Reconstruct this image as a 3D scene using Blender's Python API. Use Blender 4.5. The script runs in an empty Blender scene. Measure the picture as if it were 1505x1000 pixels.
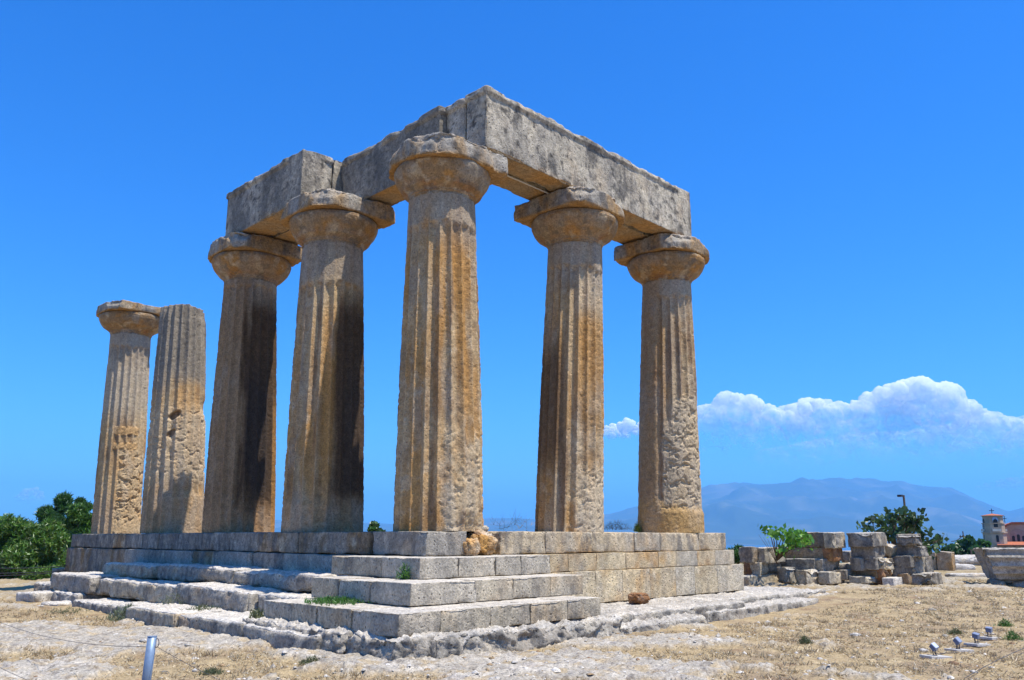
import bpy, math, random
import numpy as np
from mathutils import Vector, Matrix

S = bpy.context.scene
COL = S.collection
R_ = math.radians

# ------------------------------------------------------------------ camera
F_PX, CW, CH = 1260.08, 1505.0, 1000.0
CAM = np.array([-9.9293, -12.3609, -0.09985])
YAW, PIT = R_(46.2856), R_(12.9328)
FWD = np.array([math.cos(YAW)*math.cos(PIT), math.sin(YAW)*math.cos(PIT), math.sin(PIT)])
RGT = np.array([math.sin(YAW), -math.cos(YAW), 0.0])
UPV = np.cross(RGT, FWD)
cd = bpy.data.cameras.new('camera'); co = bpy.data.objects.new('camera', cd); COL.objects.link(co)
cd.sensor_width = 36.0; cd.lens = F_PX/CW*36.0; cd.clip_start = 0.1; cd.clip_end = 120000
co.matrix_world = Matrix(((RGT[0], UPV[0], -FWD[0], CAM[0]), (RGT[1], UPV[1], -FWD[1], CAM[1]), (RGT[2], UPV[2], -FWD[2], CAM[2]), (0, 0, 0, 1)))
S.camera = co

# ------------------------------------------------------------------ light
SUN_AZ, SUN_EL = R_(289), R_(68)          # azimuth measured from +X towards +Y
sd = bpy.data.lights.new('sun', 'SUN'); sd.energy = 5.0; sd.angle = R_(0.53); sd.color = (1.0, 0.95, 0.86)
so = bpy.data.objects.new('sun', sd); COL.objects.link(so)
sv = Vector((math.cos(SUN_AZ)*math.cos(SUN_EL), math.sin(SUN_AZ)*math.cos(SUN_EL), math.sin(SUN_EL)))
so.rotation_euler = sv.to_track_quat('Z', 'Y').to_euler()
W = bpy.data.worlds.new('World'); S.world = W; W.use_nodes = True
wt = W.node_tree; wt.nodes.clear()
wo = wt.nodes.new('ShaderNodeOutputWorld'); wb = wt.nodes.new('ShaderNodeBackground')
sk = wt.nodes.new('ShaderNodeTexSky'); sk.sky_type = 'NISHITA'; sk.sun_disc = False
sk.sun_elevation = SUN_EL; sk.sun_rotation = R_(90) - SUN_AZ
sk.air_density = 1.0; sk.dust_density = 0.9; sk.ozone_density = 2.2
hs = wt.nodes.new('ShaderNodeHueSaturation'); hs.inputs['Saturation'].default_value = 1.45; hs.inputs['Value'].default_value = 1.0
tn = wt.nodes.new('ShaderNodeVectorMath'); tn.operation = 'MULTIPLY'; tn.inputs[1].default_value = (.37, .86, 1.33)
wt.links.new(sk.outputs[0], hs.inputs['Color']); wt.links.new(hs.outputs[0], tn.inputs[0]); wt.links.new(tn.outputs[0], wb.inputs[0]); wt.links.new(wb.outputs[0], wo.inputs[0])
wb.inputs[1].default_value = 0.13
S.view_settings.view_transform = 'Standard'; S.view_settings.look = 'None'
S.view_settings.exposure = 0.47; S.view_settings.gamma = 1.0
S.cycles.use_denoising = True
S.cycles.max_bounces = 8; S.cycles.diffuse_bounces = 4; S.cycles.transparent_max_bounces = 24; S.cycles.volume_bounces = 1

# ------------------------------------------------------------------ helpers
def at(u, v, fwd):
    """photo pixel + distance along the optical axis -> world point"""
    d = FWD + RGT*((u-CW/2)/F_PX) + UPV*((CH/2-v)/F_PX)
    return CAM + d*fwd

def _hash(ix, iy, iz, seed):
    h = (ix.astype(np.int64)*374761393 + iy.astype(np.int64)*668265263 + iz.astype(np.int64)*2147483647*31 + seed*1274126177) & 0xffffffff
    h = ((h ^ (h >> 13))*1274126177) & 0xffffffff
    h = ((h ^ (h >> 16))*2246822519) & 0xffffffff
    return h ^ (h >> 15)

_G = np.array([[1,1,0],[-1,1,0],[1,-1,0],[-1,-1,0],[1,0,1],[-1,0,1],[1,0,-1],[-1,0,-1],[0,1,1],[0,-1,1],[0,1,-1],[0,-1,-1]], float)
def perlin(P, seed=0):
    P = np.asarray(P, float); i = np.floor(P); f = P - i; i = i.astype(np.int64)
    w = f*f*f*(f*(f*6-15)+10); out = 0
    for dx in (0, 1):
        for dy in (0, 1):
            for dz in (0, 1):
                g = _G[_hash(i[:,0]+dx, i[:,1]+dy, i[:,2]+dz, seed) % 12]
                d = g[:,0]*(f[:,0]-dx) + g[:,1]*(f[:,1]-dy) + g[:,2]*(f[:,2]-dz)
                ww = (w[:,0] if dx else 1-w[:,0])*(w[:,1] if dy else 1-w[:,1])*(w[:,2] if dz else 1-w[:,2])
                out = out + ww*d
    return out

def fbm(P, freq=1.0, octv=4, seed=0, gain=0.5, ridged=False):
    P = np.asarray(P, float); a, s, t = 1.0, 0.0, 0.0
    f = np.asarray(freq, float)
    for k in range(octv):
        n = perlin(P*f, seed+17*k)*1.5
        if ridged: n = 1-2*np.abs(n)
        s = s + a*n; t += a; a *= gain; f = f*2.03
    return s/t

def sstep(a, b, x):
    t = np.clip((x-a)/(b-a), 0, 1); return t*t*(3-2*t)

def mixc(c, d, m):
    m = np.clip(m, 0, 1)[:, None]; return c*(1-m) + np.asarray(d)[None, :]*m

def mesh(name, V, F, mat, col=None, smooth=True, mats=None):
    V = np.asarray(V, np.float32); me = bpy.data.meshes.new(name)
    if isinstance(F, np.ndarray):
        n, k = F.shape
        me.vertices.add(len(V)); me.vertices.foreach_set('co', V.ravel())
        me.loops.add(n*k); me.loops.foreach_set('vertex_index', F.astype(np.int32).ravel())
        me.polygons.add(n); me.polygons.foreach_set('loop_start', np.arange(0, n*k, k, dtype=np.int32))
        me.polygons.foreach_set('loop_total', np.full(n, k, np.int32))
        me.update(calc_edges=True)
    else:
        me.from_pydata([tuple(v) for v in V.tolist()], [], F); me.update()
    if smooth: me.polygons.foreach_set('use_smooth', np.ones(len(me.polygons), bool))
    if col is not None:
        a = me.color_attributes.new('col', 'FLOAT_COLOR', 'POINT')
        c = np.ones((len(V), 4), np.float32); c[:, :3] = col; a.data.foreach_set('color', c.ravel())
    if mat: me.materials.append(mat)
    me.validate()
    return me

def obj(name, me, parent=None, loc=(0, 0, 0), rot=(0, 0, 0)):
    o = bpy.data.objects.new(name, me); COL.objects.link(o)
    o.location = loc; o.rotation_euler = rot
    if parent: o.parent = parent
    return o

def tag(o, label=None, cat=None, group=None, kind=None):
    if label: o['label'] = label
    if cat: o['category'] = cat; o['kind'] = 'thing'
    if group: o['group'] = group
    if kind: o['kind'] = kind
    return o

def thing(name, label, cat, loc=(0, 0, 0), rot=(0, 0, 0), group=None):
    return tag(obj(name, None, None, loc, rot), label, cat, group)

# ------------------------------------------------------------------ materials
def new_mat(name):
    m = bpy.data.materials.new(name); m.use_nodes = True; nt = m.node_tree; nt.nodes.clear()
    out = nt.nodes.new('ShaderNodeOutputMaterial'); b = nt.nodes.new('ShaderNodeBsdfPrincipled')
    nt.links.new(b.outputs[0], out.inputs[0]); b.inputs['Specular IOR Level'].default_value = 0.15
    return m, nt, b

def N(nt, t, **kw):
    n = nt.nodes.new(t)
    for k, v in kw.items(): setattr(n, k, v)
    return n

def stone_material(name, fine=1.0, bump=1.0, pits=1.0, rough=0.92, con=1.0):
    """reads the stone's own colour from the vertex attribute; adds fine grain, pits and bump"""
    m, nt, b = new_mat(name); L = nt.links.new
    at_ = N(nt, 'ShaderNodeAttribute'); at_.attribute_name = 'col'
    tc = N(nt, 'ShaderNodeTexCoord')
    n1 = N(nt, 'ShaderNodeTexNoise'); n1.inputs['Scale'].default_value = 9*fine; n1.inputs['Detail'].default_value = 8; n1.inputs['Roughness'].default_value = 0.68
    n2 = N(nt, 'ShaderNodeTexNoise'); n2.inputs['Scale'].default_value = 34*fine; n2.inputs['Detail'].default_value = 3; n2.inputs['Roughness'].default_value = 0.7
    vo = N(nt, 'ShaderNodeTexVoronoi'); vo.inputs['Scale'].default_value = 15*fine; vo.inputs['Randomness'].default_value = 1
    for n in (n1, n2, vo): L(tc.outputs['Object'], n.inputs['Vector'])
    r1 = N(nt, 'ShaderNodeMapRange'); r1.inputs[1].default_value = 0.3; r1.inputs[2].default_value = 0.7; r1.inputs[3].default_value = 1-.40*con; r1.inputs[4].default_value = 1+.36*con
    L(n1.outputs['Fac'], r1.inputs[0])
    r2 = N(nt, 'ShaderNodeMapRange'); r2.inputs[1].default_value = 0.3; r2.inputs[2].default_value = 0.7; r2.inputs[3].default_value = 0.66; r2.inputs[4].default_value = 1.28
    L(n2.outputs['Fac'], r2.inputs[0])
    mu = N(nt, 'ShaderNodeMath', operation='MULTIPLY'); L(r1.outputs[0], mu.inputs[0]); L(r2.outputs[0], mu.inputs[1])
    # pits: small dark pores where noise and cell centres meet
    pr = N(nt, 'ShaderNodeMapRange'); pr.inputs[1].default_value = 0.10; pr.inputs[2].default_value = 0.32; pr.inputs[3].default_value = 1.0; pr.inputs[4].default_value = 0.0
    L(vo.outputs['Distance'], pr.inputs[0])
    pm = N(nt, 'ShaderNodeMapRange'); pm.inputs[1].default_value = 0.47; pm.inputs[2].default_value = 0.56; L(n1.outputs['Fac'], pm.inputs[0])
    pp = N(nt, 'ShaderNodeMath', operation='MULTIPLY'); L(pr.outputs[0], pp.inputs[0]); L(pm.outputs[0], pp.inputs[1])
    pd = N(nt, 'ShaderNodeMath', operation='MULTIPLY_ADD'); L(pp.outputs[0], pd.inputs[0]); pd.inputs[1].default_value = -0.72*pits; pd.inputs[2].default_value = 1
    mu2 = N(nt, 'ShaderNodeMath', operation='MULTIPLY'); L(mu.outputs[0], mu2.inputs[0]); L(pd.outputs[0], mu2.inputs[1])
    vm = N(nt, 'ShaderNodeVectorMath', operation='SCALE'); L(at_.outputs['Color'], vm.inputs[0]); L(mu2.outputs[0], vm.inputs['Scale'])
    L(vm.outputs[0], b.inputs['Base Color']); b.inputs['Roughness'].default_value = rough
    ad = N(nt, 'ShaderNodeMath', operation='MULTIPLY_ADD'); L(pp.outputs[0], ad.inputs[0]); ad.inputs[1].default_value = -0.7*pits; L(n1.outputs['Fac'], ad.inputs[2])
    ad2 = N(nt, 'ShaderNodeMath', operation='MULTIPLY_ADD'); L(n2.outputs['Fac'], ad2.inputs[0]); ad2.inputs[1].default_value = 0.45; L(ad.outputs[0], ad2.inputs[2])
    bp = N(nt, 'ShaderNodeBump'); bp.inputs['Strength'].default_value = 0.62*bump; bp.inputs['Distance'].default_value = 0.04
    L(ad2.outputs[0], bp.inputs['Height']); L(bp.outputs[0], b.inputs['Normal'])
    return m

M_STONE = stone_material('weathered_limestone')
M_COLUMN = stone_material('column_limestone', 1.0, .75, .7, con=.75)
M_DRESSED = stone_material('dressed_limestone', 1.0, 0.6, 0.9)
M_GROUND = stone_material('dry_ground', 1.3, 1.2, 0.8)

def plain(name, col, rough=0.7, metal=0.0, var=0.25, scale=20, bump=0.2):
    m, nt, b = new_mat(name); L = nt.links.new
    tc = N(nt, 'ShaderNodeTexCoord'); n = N(nt, 'ShaderNodeTexNoise'); n.inputs['Scale'].default_value = scale; n.inputs['Detail'].default_value = 5
    L(tc.outputs['Object'], n.inputs['Vector'])
    r = N(nt, 'ShaderNodeMapRange'); r.inputs[1].default_value = 0.3; r.inputs[2].default_value = 0.7; r.inputs[3].default_value = 1-var; r.inputs[4].default_value = 1+var
    L(n.outputs['Fac'], r.inputs[0])
    vm = N(nt, 'ShaderNodeVectorMath', operation='SCALE'); vm.inputs[0].default_value = col; L(r.outputs[0], vm.inputs['Scale'])
    L(vm.outputs[0], b.inputs['Base Color']); b.inputs['Roughness'].default_value = rough; b.inputs['Metallic'].default_value = metal
    bp = N(nt, 'ShaderNodeBump'); bp.inputs['Strength'].default_value = bump; bp.inputs['Distance'].default_value = 0.02
    L(n.outputs['Fac'], bp.inputs['Height']); L(bp.outputs[0], b.inputs['Normal'])
    return m

def leaf_material(name, trans=0.35):
    m = bpy.data.materials.new(name); m.use_nodes = True; nt = m.node_tree; nt.nodes.clear(); L = nt.links.new
    out = N(nt, 'ShaderNodeOutputMaterial'); at_ = N(nt, 'ShaderNodeAttribute'); at_.attribute_name = 'col'
    d = N(nt, 'ShaderNodeBsdfDiffuse'); t = N(nt, 'ShaderNodeBsdfTranslucent'); mx = N(nt, 'ShaderNodeMixShader'); mx.inputs[0].default_value = trans
    g = N(nt, 'ShaderNodeBsdfGlossy'); g.inputs['Roughness'].default_value = 0.45; m2 = N(nt, 'ShaderNodeMixShader'); m2.inputs[0].default_value = 0.05
    L(at_.outputs['Color'], d.inputs[0]); L(at_.outputs['Color'], t.inputs[0])
    L(d.outputs[0], mx.inputs[1]); L(t.outputs[0], mx.inputs[2]); L(mx.outputs[0], m2.inputs[1]); L(g.outputs[0], m2.inputs[2]); L(m2.outputs[0], out.inputs[0])
    return m
M_LEAF = leaf_material('leaf'); M_STRAW = leaf_material('straw', 0.3)
M_BARK = plain('bark', (0.13, 0.09, 0.06), 0.9, 0, 0.4, 8, 0.6)
M_METAL = plain('galvanised_paint', (0.22, 0.29, 0.38), 0.45, 0.3, 0.08, 30, 0.05)
M_WIRE = plain('wire', (0.10, 0.09, 0.085), 0.5, 0.4, 0.2, 40, 0.05)
M_DARK = plain('dark_metal', (0.05, 0.05, 0.06), 0.5, 0.3, 0.2, 40, 0.05)
M_CONC = plain('concrete', (0.45, 0.42, 0.38), 0.9, 0, 0.2, 25, 0.3)
M_LAMP = plain('lamp_grey', (0.24, 0.27, 0.35), 0.4, 0.2, 0.1, 40, 0.05)
M_GLASS = plain('lamp_glass', (0.10, 0.13, 0.22), 0.12, 0, 0.05, 40, 0.0)

# stone colours (albedo)
BUFF = np.array([.50, .365, .205]); OCHRE = np.array([.46, .245, .075]); TAN = np.array([.36, .245, .135]); GREY = np.array([.34, .30, .24])
PALE = np.array([.57, .475, .33]); DARK = np.array([.075, .058, .046]); BROWN = np.array([.22, .135, .075]); WHITE = np.array([.60, .545, .465])
LICHEN = np.array([.155, .14, .12]); RUST = np.array([.36, .17, .07])

# ------------------------------------------------------------------ stone shapes
def box_grid(dx, dy, dz, cell, maxn=420):
    h = np.array([dx, dy, dz])/2; n = [int(min(maxn, max(2, round(s/cell)))) for s in (dx, dy, dz)]
    ax = []
    for i in range(3):
        a = np.linspace(-h[i], h[i], n[i]+1)
        e = [d for d in (.005, .014) if d < h[i]/n[i]*.9]
        ax.append(np.unique(np.concatenate([a]+[[-h[i]+d, h[i]-d] for d in e])))
    V, F, off = [], [], 0
    for a in range(3):
        b, c = (a+1) % 3, (a+2) % 3
        for s in (-1, 1):
            B, C = np.meshgrid(ax[b], ax[c], indexing='ij'); P = np.zeros(B.shape+(3,)); P[..., a] = s*h[a]; P[..., b] = B; P[..., c] = C
            nb, nc = B.shape; I = np.arange(nb*nc).reshape(nb, nc)+off
            q = np.stack([I[:-1, :-1], I[1:, :-1], I[1:, 1:], I[:-1, 1:]], -1).reshape(-1, 4)
            if s < 0: q = q[:, ::-1]
            V.append(P.reshape(-1, 3)); F.append(q); off += nb*nc
    V = np.concatenate(V); F = np.concatenate(F)
    key = np.round(V*2e4).astype(np.int64)
    _, first, inv = np.unique(key, axis=0, return_index=True, return_inverse=True)
    return V[first], inv.reshape(-1)[F], h

def rock_box(dx, dy, dz, seed, cell=0.04, r=0.03, amp=0.012, chip=0.05, freq=3.0, shape=None, jag=0.0):
    """a worn squared block centred on its own footprint, base at z=0"""
    V, F, h = box_grid(dx, dy, dz, cell)
    off = np.array([seed*7.31 % 97, seed*3.17 % 89, seed*1.73 % 83])
    if shape is not None: V0 = shape(V.copy(), h)
    r = min(r, 0.45*min(dx, dy, dz))
    q = np.clip(V, -(h-r), h-r); d = V-q; ln = np.linalg.norm(d, axis=1); n = d/np.maximum(ln, 1e-6)[:, None]
    P = q + n*r
    gap = np.sort(h[None]-np.abs(V), axis=1); e2 = gap[:, 1]            # distance to the nearest edge
    X = V+off
    nz = fbm(X, freq, 5, seed, 0.55); fine = fbm(X, freq*7, 3, seed+5, 0.6)
    c = sstep(0.02, 0.55, fbm(X, freq*0.55, 4, seed+9, 0.55)+0.12)
    disp = amp*(1.2*nz+0.6*fine) - chip*c*np.exp(-e2/max(0.06, chip*1.5)) - amp*0.6*np.exp(-e2/0.012)*(.4+sstep(-.2, .4, fine))
    if jag: disp = disp+jag*(fbm(X*np.array([1, 1, 1.7]), 2.3, 5, seed+13, .66, True)-.1)
    P = P + n*disp[:, None]
    if shape is not None: P = shape(P, h)
    P[:, 2] += h[2]
    return P, F, dict(V=V, e2=e2, X=X, n=n, nz=nz, fine=fine, h=h, chip=c)

def stone_color(info, seed, base=BUFF, ochre=0.3, grey=0.3, dark=0.2, streak=0.5, top=WHITE, topm=0.0):
    X = info['X']; n = info['n']; c = np.repeat(base[None], len(X), 0)
    Xs = X*np.array([1, 1, 0.28])
    c = mixc(c, OCHRE, ochre*1.5*sstep(0.0, 0.5, fbm(X, 1.6, 4, seed+31)))
    c = mixc(c, PALE, 0.6*sstep(0.05, 0.6, fbm(X, 2.6, 4, seed+32)))
    c = mixc(c, GREY, grey*1.6*sstep(-0.15, 0.4, fbm(Xs, 1.9, 5, seed+33)))
    c = mixc(c, LICHEN, dark*1.5*sstep(0.05, 0.45, fbm(Xs, 3.2, 5, seed+34, 0.6)))
    c = mixc(c, LICHEN*0.7, dark*0.8*sstep(0.1, 0.5, fbm(X, 9, 3, seed+36, 0.6)))
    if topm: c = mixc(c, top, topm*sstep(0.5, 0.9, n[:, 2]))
    c = c*(1+0.16*fbm(X, 0.9, 2, seed+35))[:, None]
    return np.clip(c, 0.02, 0.9)

def block(name, size, loc, seed, parent=None, rot=(0, 0, 0), mat=None, cell=0.04, r=0.025, amp=0.01, chip=0.05, freq=3.0, shape=None, paint=None, jag=0.0, **ck):
    P, F, info = rock_box(*size, seed, cell, r, amp, chip, freq, shape, jag)
    c = stone_color(info, seed, **ck)
    if paint: c = paint(c, P, info)
    return obj(name, mesh(name, P, F, mat or M_STONE, c), parent, loc, rot)

# ------------------------------------------------------------------ terrain
E1 = np.array([math.cos(0.0514), math.sin(0.0514)])       # direction of the south flank
def ground_z(x, y, detail=True):
    x = np.asarray(x, float); y = np.asarray(y, float)
    X = np.stack([x, y, np.zeros_like(x)], -1).reshape(-1, 3)
    xr, yr = X[:, 0], X[:, 1]
    z = np.full(len(X), -1.69)
    z += 0.17*sstep(4, 16, xr)*sstep(-9, -2, yr)
    z += 0.10*fbm(X, 0.12, 3, 301)
    dist = np.hypot(xr-CAM[0], yr-CAM[1]); ang = np.degrees(np.arctan2(yr-CAM[1], xr-CAM[0]))-46.3   # + is to the left in the view
    edge = 52+6*fbm(X, 0.03, 2, 303)
    dd = np.maximum(dist-edge, 0)
    z += -0.10*np.minimum(dd, 30) - 0.055*np.clip(dd-30, 0, 300) - 0.03*np.clip(dd-330, 0, 1500) - 0.012*np.clip(dd-1830, 0, 4000)
    z += sstep(30, 200, dd)*6*fbm(X, 0.006, 4, 305)*sstep(6000, 1500, dist)
    rock = rock_mask(X)
    if detail:
        near = sstep(60, 25, dist)
        z += near*(rock*(0.045+0.05*fbm(X*np.array([1, 1.0, 1]), 1.1, 5, 311, 0.6) + 0.05*fbm(X, 3.0, 5, 312, 0.6, True)) + (1-rock)*0.03*fbm(X, 2.2, 4, 313))
    return z

BLOBS = [  # (photo pixel u, v), half sizes along / across in m, sign  - bare rock (+) or straw (-)
    ((120, 948), 2.6, 1.3, 1), ((330, 945), 2.2, 0.9, 1), ((700, 985), 2.6, 0.8, 1), ((560, 975), 1.6, 0.9, 1), ((900, 950), 2.6, 0.9, 1),
    ((1080, 925), 2.8, 0.9, 1), ((980, 985), 1.6, 0.5, 1), ((1200, 890), 3.5, 1.0, 1), ((60, 990), 1.2, 0.5, 1),
    ((260, 985), 1.7, 0.55, -1), ((420, 985), 1.2, 0.6, -1), ((220, 912), 2.4, 0.55, -1), ((60, 905), 2.6, 1.2, -1), ((470, 955), 0.7, 0.6, -1), ((1300, 940), 4.0, 2.6, -1),
    ((1350, 895), 6.0, 2.2, -1), ((1480, 900), 5, 4, -1), ((1150, 975), 1.8, 0.7, -1), ((820, 962), 1.2, 0.25, -1), ((1450, 985), 2, 1, -1)]
def _hit(u, v, z=-1.72):
    d = FWD + RGT*((u-CW/2)/F_PX) + UPV*((CH/2-v)/F_PX); t = (z-CAM[2])/d[2]; return (CAM+d*t)[:2]
BW = [(_hit(*b[0]), b[1], b[2], b[3]) for b in BLOBS]
FR = FWD[:2]/np.linalg.norm(FWD[:2]); RR = RGT[:2]
def rock_mask(X):
    m = 0.04+0.9*fbm(X, 0.45, 4, 321, 0.55)
    for (c, a, b, s) in BW:
        d = X[:, :2]-c; p = d@RR; q = d@FR
        m = m + 0.62*s*np.exp(-((p/a)**2+(q/b)**2))
    m = m + 0.35*fbm(X, 2.4, 4, 322, 0.6) + 0.22*fbm(X, 9, 3, 323, 0.6)
    return sstep(0.0, 0.30, m)

def build_ground():
    dens = np.concatenate([np.arange(-41, 41.001, 0.13)]); rest = np.arange(45, 316, 4.0)
    A = np.radians(np.concatenate([dens, rest])+46.3)
    r = [0.6, 2, 4, 6, 7.5]
    while r[-1] < 12000:
        q = r[-1]; r.append(q*(1.004 if q < 24 else 1.008 if q < 60 else 1.05))
    Rr = np.array(r); nr, na = len(Rr), len(A)
    RR_, AA = np.meshgrid(Rr, A, indexing='ij')
    x = CAM[0]+RR_*np.cos(AA); y = CAM[1]+RR_*np.sin(AA)
    z = ground_z(x.ravel(), y.ravel())
    V = np.stack([x.ravel(), y.ravel(), z], -1)
    I = np.arange(nr*na).reshape(nr, na); J = np.roll(I, -1, 1)
    F = np.stack([I[:-1], J[:-1], J[1:], I[1:]], -1).reshape(-1, 4)
    F = F[:, ::-1]
    X = V.copy(); X[:, 2] = 0
    rk = rock_mask(X)
    c = np.repeat(np.array([[.38, .28, .15]]), len(V), 0)                       # straw and dust
    c = mixc(c, (.29, .21, .125), sstep(-.1, .5, fbm(X, 0.8, 4, 331)))
    c = mixc(c, (.43, .325, .18), sstep(0.05, .5, fbm(X, 2.0, 4, 332)))
    c = mixc(c, (.24, .15, .085), 0.7*sstep(.15, .55, fbm(X, 1.3, 4, 333)))
    rc = np.repeat(np.array([[.41, .36, .285]]), len(V), 0)
    rc = mixc(rc, (.52, .46, .37), sstep(-.1, .5, fbm(X, 1.4, 4, 334)))
    rc = mixc(rc, (.33, .29, .25), 0.8*sstep(.05, .5, fbm(X, 4.2, 4, 335, .6)))
    rc = mixc(rc, (.22, .20, .19), 0.7*sstep(.25, .6, fbm(X, 8, 3, 336, .6)))
    cr = np.abs(fbm(X+.25*np.stack([fbm(X, 3, 2, 341), fbm(X, 3, 2, 342), X[:, 2]], -1), 1.5, 4, 343, .6)); rc = mixc(rc, (.17, .14, .11), .75*sstep(.05, .012, cr))
    rc = mixc(rc, (.42, .31, .17), .7*sstep(.05, .4, fbm(X, 3.3, 4, 344, .6)))
    c = c*(1-rk[:, None])+rc*rk[:, None]
    dist = np.hypot(V[:, 0]-CAM[0], V[:, 1]-CAM[1])
    far = sstep(70, 150, dist)
    green = np.repeat(np.array([[.10, .12, .045]]), len(V), 0); green = mixc(green, (.30, .25, .12), sstep(0, .4, fbm(X, 0.02, 4, 337)))
    c = c*(1-far[:, None])+green*far[:, None]
    c = mixc(c, (.33, .25, .12), 0.45*sstep(20, 40, dist)*(1-far))
    tag(obj('ground', mesh('ground', V, F, M_GROUND, c)), kind='structure')
build_ground()
def gz(x, y): return float(ground_z(np.array([x]), np.array([y]))[0])

# ------------------------------------------------------------------ columns
H_SHAFT = 6.26
def shaft_mesh(seed, Rb, Rt, top_off, cam_ang, feat, H=H_SHAFT, nth=320, nzr=300, top_broken=None):
    th = np.linspace(0, 2*math.pi, nth, endpoint=False); zz = np.linspace(0, 1, nzr+1)
    Z, T = np.meshgrid(zz, th, indexing='ij'); t = Z.ravel(); T = T.ravel()
    Hh = H if top_broken is None else top_broken(T)
    z = t*Hh; tt = z/H_SHAFT
    Rr = Rb+(Rt-Rb)*tt**1.12+0.014*np.sin(math.pi*np.clip(tt, 0, 1))
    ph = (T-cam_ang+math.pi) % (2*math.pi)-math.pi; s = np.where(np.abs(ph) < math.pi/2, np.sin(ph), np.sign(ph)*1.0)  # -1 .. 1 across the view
    off = np.array([seed*5.3, seed*2.9, seed*1.1])
    P0 = np.stack([Rr*np.cos(T), Rr*np.sin(T), z], -1); X = P0+off
    u = (T*20/(2*math.pi)+feat.get('phase', 0.0)) % 1.0; w = np.abs(2*u-1)             # 1 at the arris
    m_fl = np.ones_like(t); er = np.zeros_like(t); c = np.repeat(BUFF[None], len(t), 0)
    big = fbm(X, 1.1, 4, seed+1); med = fbm(X, 3.4, 5, seed+2, .58); fine = fbm(X, 16, 3, seed+3, .6); wp = X+.10*np.stack([fbm(X, 4, 2, seed+14), fbm(X, 4, 2, seed+15), fbm(X, 4, 2, seed+16)], -1)
    rid = 1.25*sstep(-.12, .42, fbm(wp*np.array([1, 1, 1.9]), 3.2, 5, seed+4, .62))-.45+.5*np.maximum(0, fbm(wp*np.array([1, 1, 1.5]), 9, 4, seed+12, .6))
    str_ = fbm(X*np.array([1, 1, .11]), 3.8, 5, seed+6, .55)                            # vertical streaks
    D = dict(t=tt, s=s, T=T, u=u, w=w, X=X, big=big, med=med, fine=fine, rid=rid, streak=str_, seed=seed)
    # common colour
    c = mixc(c, TAN, .8*sstep(-.2, .4, big))
    c = mixc(c, OCHRE, feat.get('ochre', .5)*sstep(-.2, .3, str_))
    c = mixc(c, PALE, .4*sstep(.15, .5, med))
    c = mixc(c, BROWN, .75*sstep(.04, .36, fbm(X*np.array([1, 1, .12]), 2.8, 5, seed+8)))
    gm = sstep(feat.get('grey_from', .80), feat.get('grey_from', .80)+.12, tt+.10*big)
    c = mixc(c, GREY*.9, feat.get('grey', .6)*gm)
    sm = sstep(feat.get('smooth_from', .9)-.012, feat.get('smooth_from', .9)+.012, tt+.02*med)
    m_fl = m_fl*(1-.85*sm)
    c = mixc(c, PALE*.95, .35*sstep(.8, 1, w)*m_fl*sstep(-.1, .3, med)*(1-sm))
    c = mixc(c, LICHEN*.8, .3*sstep(.3, .55, fbm(X, 7, 4, seed+22, .6)))
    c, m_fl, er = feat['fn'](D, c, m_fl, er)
    fd = 0.105*Rr/0.85
    prof = fd*(1-w**2.0)
    chip = np.maximum(0, w-.6)/.4*np.maximum(0, med+.0)*0.035*m_fl
    disp = -m_fl*prof - chip - .68*er + (0.002+.018*(1-m_fl)*(1-sm))*med + (0.004+.006*(1-m_fl)*(1-sm))*fine - 0.012*sstep(.22, .5, fbm(X, 12, 3, seed+21, .6))*(1-sm) + .005*big
    c = mixc(c, GREY*1.15, .35*sstep(.0, .35, fbm(X*np.array([1, 1, .3]), 1.7, 4, seed+25))*sstep(.13, .22, c.mean(1)))*np.array([.98, .94, .89])
    rr = Rr+disp; ox = top_off[0]*tt; oy = top_off[1]*tt
    V = np.stack([rr*np.cos(T)+ox, rr*np.sin(T)+oy, z], -1)
    I = np.arange((nzr+1)*nth).reshape(nzr+1, nth); J = np.roll(I, -1, 1)
    F = np.stack([I[:-1], J[:-1], J[1:], I[1:]], -1).reshape(-1, 4)
    n0 = len(V)
    # cap: rings to the centre
    capV, capF, prev = [], [], I[-1]
    ring = V[I[-1]]; cen = ring.mean(0); cc = [c]; k0 = n0
    for f in (.75, .5, .25, .02):
        R2 = cen+(ring-cen)*f; R2[:, 2] = ring[:, 2]*f+cen[2]*(1-f)+.04*fbm(R2+off, 3, 4, seed+11)
        idx = np.arange(nth)+k0; k0 += nth
        capF.append(np.stack([prev, np.roll(prev, -1), np.roll(idx, -1), idx], -1)); capV.append(R2); prev = idx; cc.append(np.repeat(GREY[None], nth, 0))
    V = np.concatenate([V]+capV); F = np.concatenate([F]+capF); c = np.concatenate(cc)
    return V, F, np.clip(c, .02, .9)

def f_corner(D, c, m, e):
    t, s, med = D['t'], D['s'], D['med']
    w = sstep(.34, .14, t+.18*D['big'])*sstep(-.25, .3, s+.15*med)
    m = m*(1-.7*w); e = e+w*(.02+.045*np.maximum(0, D['rid'])+.03*np.maximum(0, med)); c = mixc(c, BUFF*.5+PALE*.45, .7*w*sstep(-.2, .3, med))
    c = mixc(c, OCHRE, .85*sstep(.25, .45, t)*sstep(.93, .78, t)*sstep(-.5, -.1, s)*sstep(.9, .4, s)*sstep(-.45, .15, D['streak']))
    c = mixc(c, BROWN, .55*sstep(.2, .4, t)*sstep(.75, .5, t)*sstep(-.05, -.3, np.abs(s+.1)-.35))
    c = mixc(c, OCHRE*.9, .5*sstep(.06, .02, t)*sstep(.2, -.3, s))
    nb = sstep(.06, .0, t)*sstep(.35, .55, s)*sstep(.95, .8, s); e = e+.12*nb
    return c, m, e
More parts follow.
